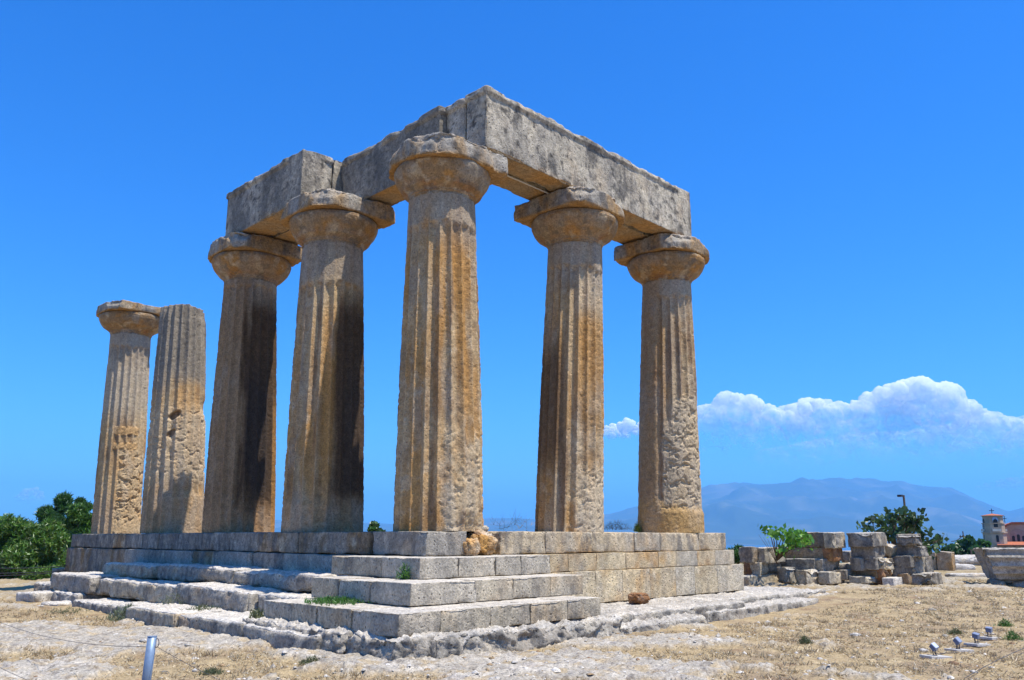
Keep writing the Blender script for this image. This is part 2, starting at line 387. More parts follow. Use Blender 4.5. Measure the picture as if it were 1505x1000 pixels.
def f_r1(D, c, m, e):
    t, s, med = D['t'], D['s'], D['med']
    w = sstep(.36, .14, t+.2*D['big'])*sstep(-.1, .4, s+.2*med)
    m = m*(1-.8*w); e = e+w*(.03+.06*np.maximum(0, D['rid'])+.03*np.maximum(0, med)); c = mixc(c, PALE, .7*w)
    c = mixc(c, BROWN*.75, .85*sstep(.12, .3, t)*sstep(.74, .55, t+.1*D['streak'])*sstep(-.18, -.4, s+.12*D['streak']))
    c = mixc(c, OCHRE, .6*sstep(.35, .5, t)*sstep(.8, .68, t)*sstep(-.1, .25, s)); c = mixc(c, PALE, .6*sstep(.7, .78, t)*sstep(.92, .86, t)*sstep(-.1, .15, s))
    return c, m, e
def f_r2(D, c, m, e):
    t, s, med = D['t'], D['s'], D['med']
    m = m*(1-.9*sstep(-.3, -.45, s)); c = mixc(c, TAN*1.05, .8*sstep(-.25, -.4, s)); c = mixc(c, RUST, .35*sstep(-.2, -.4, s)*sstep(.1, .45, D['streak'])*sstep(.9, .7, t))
    w = sstep(.50, .36, t+.15*D['big']-.12*s)*sstep(-.35, -.15, s+.12*med)*sstep(.07, .10, t)
    m = m*(1-.95*w); e = e+w*(.05+.09*np.maximum(0, D['rid'])+.07*np.maximum(0, med)); c = mixc(c, BUFF*.45+PALE*.5, .9*w)
    b = sstep(.115, .09, t+.03*med+.02*s); m = m*(1-b); c = mixc(c, np.array([.47, .30, .12]), .85*b)
    c = mixc(c, LICHEN, .6*sstep(.45, .55, t)*sstep(.85, .7, t)*sstep(.15, .45, s)*sstep(-.1, .25, D['streak']))
    c = mixc(c, OCHRE, .5*sstep(.4, .5, t)*sstep(.75, .6, t)*sstep(-.4, -.25, s)*sstep(.1, -.1, s))
    return c, m, e
def f_l1(D, c, m, e):
    t, s, med = D['t'], D['s'], D['med']
    c = mixc(c, OCHRE, .7*sstep(.15, .3, t)*sstep(.8, .7, t)*sstep(-.3, -.1, s)*sstep(.35, .2, s))
    c = mixc(c, BROWN*.42, .95*sstep(.88, .72, t)*sstep(.0, .1, t)*sstep(.12, .3, s+.1*D['streak']))
    c = mixc(c, DARK, .55*sstep(.05, .2, t)*sstep(.7, .4, t)*sstep(.3, .6, s+.2*D['streak']))
    c = mixc(c, np.array([.43, .27, .14]), .8*sstep(.16, .05, t+.04*med)); m = m*(1-.5*sstep(.12, .08, t))
    return c, m, e
def f_l2(D, c, m, e):
    t, s, med = D['t'], D['s'], D['med']
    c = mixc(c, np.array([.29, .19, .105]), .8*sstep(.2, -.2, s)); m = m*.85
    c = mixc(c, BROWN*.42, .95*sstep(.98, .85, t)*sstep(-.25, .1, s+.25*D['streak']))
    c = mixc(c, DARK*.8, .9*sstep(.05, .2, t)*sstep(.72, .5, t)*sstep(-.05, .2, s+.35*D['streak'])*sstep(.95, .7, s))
    c = mixc(c, np.array([.42, .26, .135]), .75*sstep(.14, .03, t+.05*med)); c = mixc(c, OCHRE, .6*sstep(.85, .95, s)*sstep(.6, .4, t))  # ochre strip on the right edge paints in the narrow sliver of sun
    return c, m, e
def f_l3(D, c, m, e):
    t, s, med = D['t'], D['s'], D['med']
    c = mixc(c, GREY*.75, .85*sstep(.58, .78, t+.08*med)); c = mixc(c, LICHEN, .75*sstep(.6, .85, t)*sstep(.0, .35, D['streak']))
    w = sstep(.62, .5, t)*sstep(.18, .26, t); m = m*(1-.6*w*sstep(-.3, .2, s))
    e = e+w*(.05*np.maximum(0, D['rid'])+.05*np.maximum(0, med-.05)); c = mixc(c, PALE, .5*w); c = mixc(c, OCHRE*.5+BUFF*.5, .6*sstep(.5, .56, t)*sstep(.66, .58, t)*sstep(-.3, .2, D['streak']))
    for (a, b, ht, dx) in ((-.12, .51, .017, .22), (-.22, .43, .014, .16)):
        h = sstep(1.15, .85, np.sqrt(((s-a)/dx)**2+((t-b-.03*(s-a)/dx*.4)/ht)**2)); e = e+.16*h; c = mixc(c, BROWN, .7*h)
    lo = sstep(.2, .14, t); m = m*(1-.75*lo*sstep(-.5, -.2, s)); c = mixc(c, TAN*1.12, .85*lo)
    e = e+.06*sstep(.95, .99, t)*sstep(.3, .9, s)+.10*sstep(.5, .56, t)*sstep(.62, .56, t)*sstep(.75, .95, s)
    return c, m, e
def f_l4(D, c, m, e):
    t, s, med = D['t'], D['s'], D['med']
    c = mixc(c, PALE, .75*sstep(.5, .65, t)*sstep(.9, .8, t)); c = mixc(c, GREY*1.1, .4*sstep(.5, .65, t))
    w = sstep(.44, .34, t+.1*D['big'])*sstep(-.25, .0, s+.1*med); m = m*(1-.95*w)
    e = e+w*(.05+.10*np.maximum(0, D['rid'])+.06*np.maximum(0, med))*sstep(.0, .10, t); c = mixc(c, BUFF*1.05, .7*w); c = mixc(c, OCHRE*.6+BUFF*.5, .7*w*sstep(.1, .35, fbm(D['X'], 2.2, 3, 77)))
    for (b, a) in ((.5, .022), (.425, .018)):
        p = sstep(1.1, .8, np.abs((t-b-.008*med)/a))*sstep(-.5, -.35, s)*sstep(.75, .6, s); c = mixc(c, OCHRE*.55+BUFF*.5, .85*p); m = m*(1-.9*p); e = e+.05*p
    c = mixc(c, TAN*1.15, .7*sstep(.2, .1, t)*sstep(.0, -.3, s))
    return c, m, e

def capital_meshes(seed, Rn, broken, cam_ang, hab=0.44, h_ech=0.64, half=1.0, orient=0.0, grey=.5, wear=.25, es=1.0):
    nth = 220
    prof = [(Rn*.995, 0), (Rn*1.0, .06), (Rn*1.03, .075), (Rn*1.035, .10), (Rn*1.05, .115), (Rn*1.07, .13), (Rn*1.20, .19), (.865*es, .27), (.935*es, .36), (.985*es, .47), (1.0*es, .55), (.985*es, .615), (.95*es, .64), (.3, .645)]
    prof = np.array([(a, b*h_ech/.64) for a, b in prof]); seg = np.linspace(0, len(prof)-1, 90)
    pr = np.interp(seg, np.arange(len(prof)), prof[:, 0]); pz = np.interp(seg, np.arange(len(prof)), prof[:, 1])
    th = np.linspace(0, 2*math.pi, nth, endpoint=False)
    Rg, T = np.meshgrid(pr, th, indexing='ij'); Zg, _ = np.meshgrid(pz, th, indexing='ij')
    P = np.stack([(Rg*np.cos(T)).ravel(), (Rg*np.sin(T)).ravel(), Zg.ravel()], -1); X = P+seed*3.7
    nz = fbm(X, 3, 5, seed+1, .55); big = fbm(X, 1.2, 3, seed+2); rid = fbm(X, 5, 4, seed+3, .55, True)
    d = .011*nz+.014*big-.02*np.maximum(0, rid-.4)
    lim = broken(T.ravel())+.05*big+.03*nz
    r0 = Rg.ravel(); r1 = np.minimum(r0+d, np.where(r0 > Rn*1.08, lim, 9))
    P[:, 0] = r1*np.cos(T.ravel()); P[:, 1] = r1*np.sin(T.ravel()); P[:, 2] += .012*nz
    c = np.repeat(TAN[None]*.85, len(P), 0); hh = P[:, 2]/h_ech
    c = mixc(c, OCHRE*.9, .8*sstep(-.1, .35, nz+big)); c = mixc(c, RUST*.8, .7*sstep(.0, .12, hh)*sstep(.5, .2, hh)*sstep(-.2, .3, fbm(X, 2.5, 4, seed+5)))
    c = mixc(c, GREY, grey*sstep(-.1, .35, fbm(X, 1.7, 4, seed+6))); c = mixc(c, LICHEN, .6*sstep(.15, .45, fbm(X, 3, 5, seed+7, .6)))
    c = mixc(c, LICHEN, .6*sstep(.75, .95, hh)*sstep(-.2, .3, nz)); c = mixc(c, PALE, .5*sstep(.15, .5, fbm(X, 4, 4, seed+8)))
    I = np.arange(len(pr)*nth).reshape(len(pr), nth); J = np.roll(I, -1, 1)
    F = np.stack([I[:-1], J[:-1], J[1:], I[1:]], -1).reshape(-1, 4)
    E = mesh('echinus', P, F, M_COLUMN, np.clip(c*np.array([.92, .86, .78]), .02, .9))
    def shp(V, h): return V
    A, AF, info = rock_box(2*half, 2*half, hab, seed+20, .033, .03, .018, .07, 2.6)
    ca, sa = math.cos(orient), math.sin(orient)
    A[:, :2] = A[:, :2]@np.array([[ca, sa], [-sa, ca]])
    rr = np.hypot(A[:, 0], A[:, 1]); tt = np.arctan2(A[:, 1], A[:, 0])
    lim = broken(tt)+.05*info['nz']+.02*fbm(info['X'], 6, 3, seed+21)
    topw = sstep(.35, 1., A[:, 2]/hab); lim = lim-wear*topw*(.35+.9*np.maximum(-.3, fbm(info['X'], 1.3, 4, seed+23)))
    k = np.minimum(1, lim/np.maximum(rr, 1e-4)); hit = sstep(1.0, .93, k); A[:, :2] *= k[:, None]
    A[:, 2] -= .10*hit*topw*np.maximum(0, fbm(info['X'], 2.2, 4, seed+22)+.25)
    info['n'][:, 2] = np.where(info['V'][:, 2] > hab*.49, 1, 0)
    c = stone_color(info, seed+24, TAN*.9, .4, .6, .6, topm=.4); c = mixc(c, GREY, .6*hit); c = mixc(c, OCHRE*.8, .8*sstep(.08, .0, A[:, 2])*(info['n'][:, 2] < .5))
    return E, mesh('abacus', A, AF, M_STONE, c)

def sector(rules, default=1.45):
    """radius limit per angle: broken corners of an abacus"""
    def f(T):
        lim = np.full(np.shape(T), default)
        for (a, w, r) in rules:
            d = np.abs((T-R_(a)+math.pi) % (2*math.pi)-math.pi)
            lim = np.minimum(lim, r+(default-r)*sstep(R_(w)*.75, R_(w), d))
        return lim
    return f

COLS = [  # name of spot, base xy, top offset, Rb, Rt, feature fn, params, capital limits, label
    ('c', (0.037, -.03), (-.045, .036), .828, .651, f_corner, dict(ochre=.75, phase=.3, smooth_from=.90), sector([(225, 100, 1.08), (135, 45, 1.04), (315, 42, 1.27)]),
     'ochre column at the corner of the temple, tallest in view, capital crumbled round'),
    ('r1', (3.736, .181), (.15, -.16), .75, .616, f_r1, dict(ochre=.8, phase=.1, smooth_from=.905), sector([(225, 46, 1.24), (315, 50, 1.12)]),
     'middle column of the sunlit flank with a dark brown stain down one side'),
    ('r2', (7.659, .431), (.086, -.12), .80, .626, f_r2, dict(ochre=.45, phase=.6, smooth_from=.93), sector([(225, 50, 1.12), (315, 55, 1.10)]),
     'end column of the sunlit flank with rough pitted lower half and orange patched foot'),
    ('l1', (.024, 3.85), (-.06, .036), .858, .683, f_l1, dict(ochre=.7, phase=.5, smooth_from=.84), sector([(135, 40, 1.18), (225, 45, 1.16)]),
     'column next to the corner one on the shaded front, lit strip beside a black stain'),
    ('l2', (.054, 7.722), (-.114, .056), .862, .66, f_l2, dict(ochre=.5, phase=.2, smooth_from=.97), sector([(135, 60, 1.10), (225, 45, 1.18)]),
     'column fully in shade with broad black stain, under the free end of the front beam'),
    ('l3', (.061, 11.689), (-.192, .079), .832, .606, f_l3, dict(ochre=.5, phase=.4, smooth_from=1.3, grey=.8, grey_from=.6), None,
     'free standing column without capital, broken top and two slots gouged in its side'),
    ('l4', (.044, 15.865), (-.141, .05), .722, .611, f_l4, dict(ochre=.4, phase=.7, smooth_from=.93, grey=.5), sector([(180, 60, 1.12), (100, 50, 1.1)]),
     'pale free standing column with capital but no beam, at the end of the front row'),
]
for i, (nm, b, to, Rb, Rt, fn, ft, lim, lab) in enumerate(COLS):
    ca = math.atan2(CAM[1]-b[1], CAM[0]-b[0]); ft = dict(ft); ft['fn'] = fn; seed = 40+i*13
    root = thing('temple_column', lab, 'column', (b[0], b[1], -.004), group='standing columns of the ruined temple')
    if nm == 'l3':
        tb = lambda T: 6.40 - .05*np.sin(T*2+1) - .08*sstep(.2, .9, np.cos(T-ca-1.2)) + .05*fbm(np.stack([np.cos(T)*2, np.sin(T)*2, T*0], -1), 1, 3, 9)
        V, F, c = shaft_mesh(seed, Rb, Rt+.03, to, ca, ft, H=6.42, top_broken=tb)
    else:
        V, F, c = shaft_mesh(seed, Rb, Rt, to, ca, ft)
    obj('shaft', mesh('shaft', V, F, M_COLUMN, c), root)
    if lim:
        cap = obj('capital', None, root, (to[0], to[1], H_SHAFT-.02))
        E, A = capital_meshes(seed+5, Rt, lim, ca, (.42 if nm != 'l4' else .30), .66, 1.0, .05 if nm[0] == 'r' else 0.0, .8 if nm in ('c', 'l4') else .45, .2 if nm == 'c' else .24, .95 if nm == 'c' else 1.0)
        obj('echinus', E, cap); obj('abacus', A, cap, (0, 0, .60 if nm == 'c' else .655))

# ------------------------------------------------------------------ entablature beams
ZB, ZT = 7.352, 8.64
def beam(label, x0, x1, y0, y1, seed, rot=0.0, top_lip=True, zt=ZT, zb=ZB, part=None, ck=None, gouge=0.0):
    dx, dy, dz = x1-x0, y1-y0, zt-zb
    P, F, info = rock_box(dx, dy, dz, seed, .036, .012, .011, .07, 2.0, None, .006)
    h = info['h']; V = info['V']
    # projecting fillet along the top, worn away in places
    if top_lip:
        zrel = (V[:, 2]+h[2])/(2*h[2]); side = np.maximum(np.abs(V[:, 0])/h[0], np.abs(V[:, 1])/h[1]) > .999
        lip = sstep(.875, .89, zrel)*sstep(-.25, .05, fbm(info['X'], .8, 3, seed+3)+.1)
        P[:, :2] += (info['n'][:, :2]*(.05*lip)[:, None])
    up = V[:, 2] > h[2]*.999
    P[:, 2] -= sstep(.8, 1., V[:, 2]/h[2])*(.07*np.maximum(0, fbm(info['X'], 1.1, 5, seed+4, .6)+.1)+.012*np.abs(fbm(info['X'], 6, 3, seed+5)))
    c = stone_color(info, seed, GREY*.6+PALE*.5, .12, .35, .4, topm=.4)
    g = fbm(info['X']*np.array([1, 1, .5]), 1.3, 6, seed+41, .65); c = mixc(c, PALE*.95, .6*sstep(.0, .4, fbm(info['X']*np.array([1, 1, .6]), 1.4, 5, seed+42, .6))); c = mixc(c, LICHEN*.7, .8*sstep(.12, .36, g)); c = mixc(c, LICHEN*.5, .85*sstep(.20, .42, fbm(info['X'], 6, 4, seed+44, .65)))
    if x1-x0 < y1-y0: c = mixc(c, GREY*.5, .75*sstep(-.3, .2, fbm(info['X']*np.array([1, 1, .4]), 1.2, 4, seed+45)))  # beams along the front get a darker grey that stands for their shade
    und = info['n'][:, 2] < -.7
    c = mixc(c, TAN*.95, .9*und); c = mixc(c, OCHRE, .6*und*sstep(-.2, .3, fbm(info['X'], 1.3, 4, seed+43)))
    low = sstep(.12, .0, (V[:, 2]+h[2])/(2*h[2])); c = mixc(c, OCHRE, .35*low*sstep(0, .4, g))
    cx, cy = (x0+x1)/2, (y0+y1)/2
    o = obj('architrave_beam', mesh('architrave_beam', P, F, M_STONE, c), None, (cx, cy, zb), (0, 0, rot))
    return tag(o, label, 'stone beam', 'architrave beams on the columns')
def yf(x, off): return off+.0514*x
sl = .0514
def sbeam(label, x0, x1, o0, o1, seed, **k):
    xm = (x0+x1)/2; ym = (o0+o1)/2+sl*xm
    beam(label, xm-(x1-x0)/2, xm+(x1-x0)/2, ym-(o1-o0)/2, ym+(o1-o0)/2, seed, rot=sl, **k)
sbeam('long sunlit outer stone beam carried by the three flank columns', .42, 7.95, -.80, -.24, 601, zt=8.69)
sbeam('inner stone beam behind the sunlit outer one at the corner, seen from below', .43, 3.86, -.15, .44, 603, zt=8.68)
sbeam('inner stone beam with its underside showing above the gap before the end column', 3.868, 7.93, -.15, .70, 604)
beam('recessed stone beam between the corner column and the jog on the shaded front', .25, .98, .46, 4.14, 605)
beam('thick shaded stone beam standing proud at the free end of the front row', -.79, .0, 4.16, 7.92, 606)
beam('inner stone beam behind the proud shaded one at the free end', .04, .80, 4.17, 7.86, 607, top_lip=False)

def rod():
    a = Vector((.75, -.215+sl*.75, ZB-.035)); b = Vector((3.0, -.215+sl*3.0, ZB-.035)); d = b-a
    m = bpy.data.materials.new('tie_rod_steel'); m.use_nodes = True; m.node_tree.nodes['Principled BSDF'].inputs['Base Color'].default_value = (.5, .46, .4, 1); m.node_tree.nodes['Principled BSDF'].inputs['Roughness'].default_value = .6
    V = [tuple(o_+d*t+Vector((0, .016*math.cos(q), .016*math.sin(q)))) for t in (0, 1) for o_ in (Vector((0, 0, 0)),) for q in np.linspace(0, 2*math.pi, 9)[:-1]]
    F = [(k, (k+1) % 8, 8+(k+1) % 8, 8+k) for k in range(8)]
    tag(obj('tie_rod', mesh('tie_rod', V, F, m), None, a), 'thin pale steel rod running under the sunlit beam next to the corner capital', 'rod')
rod()

# ------------------------------------------------------------------ platform and steps
def course(label, cat, name, blocks, group=None):
    """blocks: (x0,x1,y0,y1,z0,z1, seed, rot, kwargs)"""
    cx = sum(b[0]+b[1] for b in blocks)/2/len(blocks); cy = sum(b[2]+b[3] for b in blocks)/2/len(blocks); z0 = min(b[4] for b in blocks)
    root = thing(name, label, cat, (cx, cy, z0), group=group)
    for (x0, x1, y0, y1, za, zb, seed, rot, kw) in blocks:
        block('stone_block', (x1-x0, y1-y0, zb-za), ((x0+x1)/2-cx, (y0+y1)/2-cy, za-z0), seed, root, (0, 0, rot), **kw)
    return root
rnd = random.Random(5)
TINTS = [dict(base=BUFF*.9, ochre=.15, grey=.5, dark=.3), dict(base=GREY*1.1, ochre=.08, grey=.6, dark=.35), dict(base=PALE*.9, ochre=.2, grey=.3, dark=.25), dict(base=TAN*1.1, ochre=.35, grey=.3, dark=.35), dict(base=GREY*.95, ochre=.05, grey=.7, dark=.5)]
def along_y(x0, x1, ys, z0, z1, seed, tint=None, jit=.012, **kw):
    out = []
    for k in range(len(ys)-1):
        t = dict(rnd.choice(tint or TINTS)); t.update(kw); j = rnd.uniform(-jit, jit)
        out.append((x0+j, x1, ys[k]+.0015, ys[k+1]-.0015, z0, z1+rnd.uniform(-.008, .004), seed+k, 0, t))
    return out
def along_x(o0, o1, xs, z0, z1, seed, tint=None, jit=.012, **kw):
    out = []
    for k in range(len(xs)-1):
        t = dict(rnd.choice(tint or TINTS)); t.update(kw); j = rnd.uniform(-jit, jit); xm = (xs[k]+xs[k+1])/2; L = (xs[k+1]-xs[k])/2-.0015
        ym = (o0+o1)/2+sl*xm+j
        out.append((xm-L, xm+L, ym-(o1-o0)/2, ym+(o1-o0)/2, z0, z1+rnd.uniform(-.008, .004), seed+k, sl, t))
    return out
Z1, Z2, Z3, Z4 = -.412, -.735, -1.06, -1.365
DK = [dict(base=GREY*.62, ochre=.1, grey=.5, dark=.7), dict(base=GREY*.75, ochre=.05, grey=.6, dark=.6), dict(base=TAN*.62, ochre=.25, grey=.4, dark=.7)]  # front course tints, albedo lowered to carry the shade of that side
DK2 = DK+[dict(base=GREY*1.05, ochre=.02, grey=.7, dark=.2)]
OR = [dict(base=BUFF*.5+PALE*.55*np.array([1.04, .97, .82]), ochre=.35, grey=.2, dark=.2), dict(base=PALE*1.02*np.array([1.04, .97, .82]), ochre=.25, grey=.2, dark=.18), dict(base=BUFF*.75+PALE*.3*np.array([1.04, .97, .82]), ochre=.5, grey=.15, dark=.2), dict(base=PALE*.75+GREY*.35*np.array([1.04, .97, .82]), ochre=.15, grey=.3, dark=.2)]
course('top course of shade-toned grey blocks carrying the four shaded front columns', 'stone course', 'stylobate_course',
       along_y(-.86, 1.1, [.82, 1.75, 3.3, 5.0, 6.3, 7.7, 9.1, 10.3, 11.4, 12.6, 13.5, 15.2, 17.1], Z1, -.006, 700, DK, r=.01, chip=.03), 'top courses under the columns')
course('cracked top course blocks under the crumbled corner column', 'stone course', 'stylobate_course',
       [(-.84, .04, -.80, .76, Z1, -.006, 731, 0, dict(base=GREY*.9, ochre=.25, grey=.5, dark=.45, chip=.04, r=.01, amp=.006)), (.05, 1.2, -.32, .76, Z1, -.012, 732, 0, dict(base=OCHRE, ochre=.6, grey=.1, dark=.2, amp=.03, chip=.12))], 'top courses under the columns')
course('top course of buff blocks running under the two outer columns of the sunlit flank', 'stone course', 'stylobate_course',
       along_x(-.76, 1.3, [.86, 2.1, 3.55, 5.0, 5.95, 7.6, 8.86], Z1, -.006, 740, [dict(base=BUFF*.6+PALE*.4, ochre=.3, grey=.35, dark=.5), dict(base=PALE*.92, ochre=.3, grey=.35, dark=.4)],   .012, chip=.03, r=.01, amp=.008), 'top courses under the columns')
course('second course of shade-toned blocks beneath the shaded front columns', 'stone course', 'foundation_course',
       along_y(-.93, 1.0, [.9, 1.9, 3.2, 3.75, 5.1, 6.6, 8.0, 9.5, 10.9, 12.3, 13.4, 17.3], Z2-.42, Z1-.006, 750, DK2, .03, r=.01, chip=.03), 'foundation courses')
course('buff and orange block wall of two courses beneath the sunlit flank', 'stone course', 'foundation_course',
       along_x(-.82, 1.3, [1.45, 1.95, 2.7, 3.6, 4.6, 5.8, 6.5, 7.4, 8.2, 9.1], Z2-.02, Z1-.006, 770, OR, .003, chip=.010, r=.004, amp=.004)
       + along_x(-.86, 1.3, [1.55, 2.75, 3.5, 4.4, 5.4, 6.4, 7.2, 8.2, 9.45], Z4-.02, Z2-.026, 785, OR+[dict(base=OCHRE*.4+BUFF*.55, ochre=.5, grey=.1, dark=.2)], .003, chip=.010, r=.004, amp=.004), 'foundation courses')
# restored corner steps (three treads)
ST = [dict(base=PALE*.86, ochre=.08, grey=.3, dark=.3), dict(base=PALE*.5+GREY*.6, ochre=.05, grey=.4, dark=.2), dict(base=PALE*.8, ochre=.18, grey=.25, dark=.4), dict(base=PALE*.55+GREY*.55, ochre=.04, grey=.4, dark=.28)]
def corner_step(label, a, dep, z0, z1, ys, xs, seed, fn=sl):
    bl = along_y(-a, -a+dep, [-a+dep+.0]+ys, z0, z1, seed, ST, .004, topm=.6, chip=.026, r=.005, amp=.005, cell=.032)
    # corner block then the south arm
    bl.append((-a, xs[0]-.0015, -a, -a+dep-.004, z0, z1, seed+20, 0, dict(ST[1], topm=.6, chip=.026, r=.005, amp=.005, cell=.032)))
    o0 = -a+.0514*a*.6
    prev = -a
    for k in range(len(xs)-1):
        t = dict(rnd.choice(ST), topm=.6, chip=.026, r=.005, amp=.005, cell=.032); xm = (xs[k]+xs[k+1])/2; L = (xs[k+1]-xs[k])/2-.0015
        bl.append((xm-L, xm+L, -a+.05*(xm+a), -a+.05*(xm+a)+dep, z0, z1+rnd.uniform(-.006, .003), seed+30+k, .05, t))
    return course(label, 'step', 'corner_step', bl, 'restored corner steps')
corner_step('uppermost of the three restored corner steps, short light grey blocks', 1.545, 1.0, Z2, Z1-.006, [.95], [-.75, .1, .72, 1.5], 810)
corner_step('middle restored corner step with a coarse brown pitted block in its sunny side', 2.248, 1.0, Z3, Z2-.006, [-.4, .4], [-1.0, -.15, .75, 1.6], 850)
corner_step('lowest and longest restored corner step of grey blocks above the bedrock', 3.003, 1.1, Z4, Z3-.006, [-1.0, -.3, .55], [-2.3, -1.35, -.5, .35, 1.2], 890)
# core fills below the treads so that no void shows
tag(block('temple_floor', (8.2, 18.0, 1.5), (5.15, 9.2, -1.55), 930, cell=.25, base=BUFF*.8), kind='structure')
# worn old steps along the front
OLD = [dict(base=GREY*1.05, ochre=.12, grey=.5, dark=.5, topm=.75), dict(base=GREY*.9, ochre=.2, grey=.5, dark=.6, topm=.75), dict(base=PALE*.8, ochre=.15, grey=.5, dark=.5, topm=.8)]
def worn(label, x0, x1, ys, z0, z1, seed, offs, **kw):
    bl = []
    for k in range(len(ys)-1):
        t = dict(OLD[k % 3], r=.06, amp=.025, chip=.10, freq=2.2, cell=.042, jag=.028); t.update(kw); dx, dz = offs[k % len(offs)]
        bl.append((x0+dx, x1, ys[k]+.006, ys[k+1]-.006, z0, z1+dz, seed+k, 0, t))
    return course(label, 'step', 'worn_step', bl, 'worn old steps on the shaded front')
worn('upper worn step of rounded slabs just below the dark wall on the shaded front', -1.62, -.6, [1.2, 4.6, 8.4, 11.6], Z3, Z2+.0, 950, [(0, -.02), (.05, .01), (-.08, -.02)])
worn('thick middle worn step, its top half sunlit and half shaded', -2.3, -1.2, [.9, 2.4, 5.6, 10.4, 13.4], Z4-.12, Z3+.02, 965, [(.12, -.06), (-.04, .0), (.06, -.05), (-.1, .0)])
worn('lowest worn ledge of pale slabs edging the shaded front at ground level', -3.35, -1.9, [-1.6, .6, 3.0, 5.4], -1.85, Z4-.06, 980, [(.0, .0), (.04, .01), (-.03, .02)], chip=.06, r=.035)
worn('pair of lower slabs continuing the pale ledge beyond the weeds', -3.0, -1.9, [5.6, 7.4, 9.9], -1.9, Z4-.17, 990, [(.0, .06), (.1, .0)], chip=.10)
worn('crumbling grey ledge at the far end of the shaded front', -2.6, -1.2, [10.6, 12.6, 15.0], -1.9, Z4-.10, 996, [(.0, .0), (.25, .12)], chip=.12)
# bedrock footing under the lowest corner step and the shelf before the flank wall
def bedrock(x0, x1, y0, y1, z0, z1, seed, rot=0.0, amp=.07, chip=.16, cell=.04, freq=1.7, **ck):
    ck = dict(dict(base=GREY*1.05, ochre=.06, grey=.3, dark=.75, topm=.45), **ck)
    return tag(block('rock_ledge', (x1-x0, y1-y0, z1-z0), ((x0+x1)/2, (y0+y1)/2, z0), seed, rot=(0, 0, rot), cell=min(cell, .032) if x1-x0 < 5 else cell, r=.03, amp=amp*.35, chip=chip*.7, freq=freq*1.9, jag=.10 if x1-x0 < 4.5 else .05, **ck), kind='structure')
bedrock(-3.14, -1.2, -3.12, -1.5, -2.0, Z4-.01, 1001)
bedrock(-3.22, -2.3, -2.0, .8, -2.0, Z4-.0, 1002)
bedrock(-2.6, 1.5, -3.14, -2.0, -2.0, Z4-.02, 1003, .05, amp=.08)
bedrock(.6, 6.4, -2.4, -.2, -2.0, -1.42, 1004, .05, amp=.07, chip=.10)
bedrock(5.6, 11.6, -1.55, .6, -2.0, -1.42, 1005, .05, amp=.08, chip=.12, cell=.05)
bedrock(1.1, 4.2, -2.9, -1.6, -2.0, -1.56, 1006, .05, amp=.07, chip=.10)
bedrock(4.8, 9.8, -2.3, -1.0, -2.0, -1.53, 1007, .06, amp=.08, chip=.10, cell=.05)
bedrock(10.2, 15.6, -1.5, 1.4, -2.0, -1.53, 1008, .0, amp=.09, chip=.12, cell=.06)
# orange rubble in the gap of the top course
def boulder(name, label, cat, loc, size, seed, base=BUFF, rot=0, amp=.10, group=None, **ck):
    P, F, info = rock_box(*size, seed, .025 if max(size) < 1 else .04, min(size)*.42, min(size)*amp*1.6, min(size)*.25, 2.2/max(size))
    c = stone_color(info, seed, **dict(dict(base=base, ochre=.3, grey=.2, dark=.25), **ck))
    return tag(obj(name, mesh(name, P, F, M_STONE, c), None, loc, (0, 0, rot)), label, cat, group)
boulder('orange_boulder', 'round orange boulder plugging the gap in the top course beside the corner column', 'boulder', (.52, -.62, Z1-.01), (.56, .5, .42), 1020, OCHRE*1.15, ochre=.5, grey=.15, topm=.3)
boulder('orange_boulder', 'small orange lump of rubble wedged against the corner block', 'boulder', (.13, -.80, Z1-.01), (.34, .24, .30), 1021, OCHRE*1.2, ochre=.5)
boulder('rubble_stone', 'pale loose stone lying on the platform at the foot of the corner column', 'stone', (.62, -.45, -.02), (.35, .3, .13), 1022, PALE)
boulder('rubble_stone', 'reddish brown stone at the foot of the orange block wall', 'stone', tuple(at(940, 878, 17.2)-np.array([0, 0, .12])), (.42, .34, .20), 1023, RUST*.75, ochre=.3, dark=.4)

# ------------------------------------------------------------------ fallen blocks beyond the flank
rp = random.Random(8)
def pile(us, v0, v1, u0, u1, fwd, seed, label, group, base=None, name='fallen_block', rough=1.0, tint=None, yaw=0.0, tilt=0.0):
    """a block whose vertical corner stands at photo column us, v0..v1 its top and bottom, u0/u1 its shaded and sunny ends"""
    ppm = F_PX/fwd; P = at(us, v1, fwd)
    q = (us-CW/2)/F_PX; ly = max(.3, (us-u0)/ppm/(RGT[0]*0-RGT[1]+q*FWD[1])); lx = max(.45, (u1-us)/ppm/(RGT[0]-q*FWD[0])); hz = (v1-v0)/ppm*1.08; ly *= 1.12; lx *= 1.15
    t = dict(tint or dict(base=GREY*.95, ochre=.15, grey=.5, dark=.6))
    Pm, F, info = rock_box(lx, ly, hz, seed, .04, .012, .012*rough, .12*rough, 1.6, None, .020*rough)
    c = stone_color(info, seed, topm=.45, **t)
    if tilt: pass
    o = obj(name, mesh(name, Pm, F, M_STONE, c), None, tuple(P+np.array([lx/2, ly/2, 0])), (tilt+rp.uniform(-.025, .025), rp.uniform(-.03, .03), yaw+rp.uniform(-.10, .10)))
    return tag(o, label, 'stone block', group)
GR = dict(base=GREY*.75, ochre=.15, grey=.4, dark=.75); LT = dict(base=PALE*.85, ochre=.1, grey=.5, dark=.5); BRN = dict(base=TAN*.95, ochre=.5, grey=.15, dark=.4); RED = dict(base=RUST, ochre=.6, grey=.1, dark=.3); ORG = dict(base=BUFF, ochre=.5, grey=.2, dark=.2)
GA, GB, GC, GD = 'fallen blocks nearest the flank wall', 'blocks of the broad stack under the sapling', 'blocks of the tall stack with undercut foot', 'blocks of the stack before the fig tree'
D = 25.6
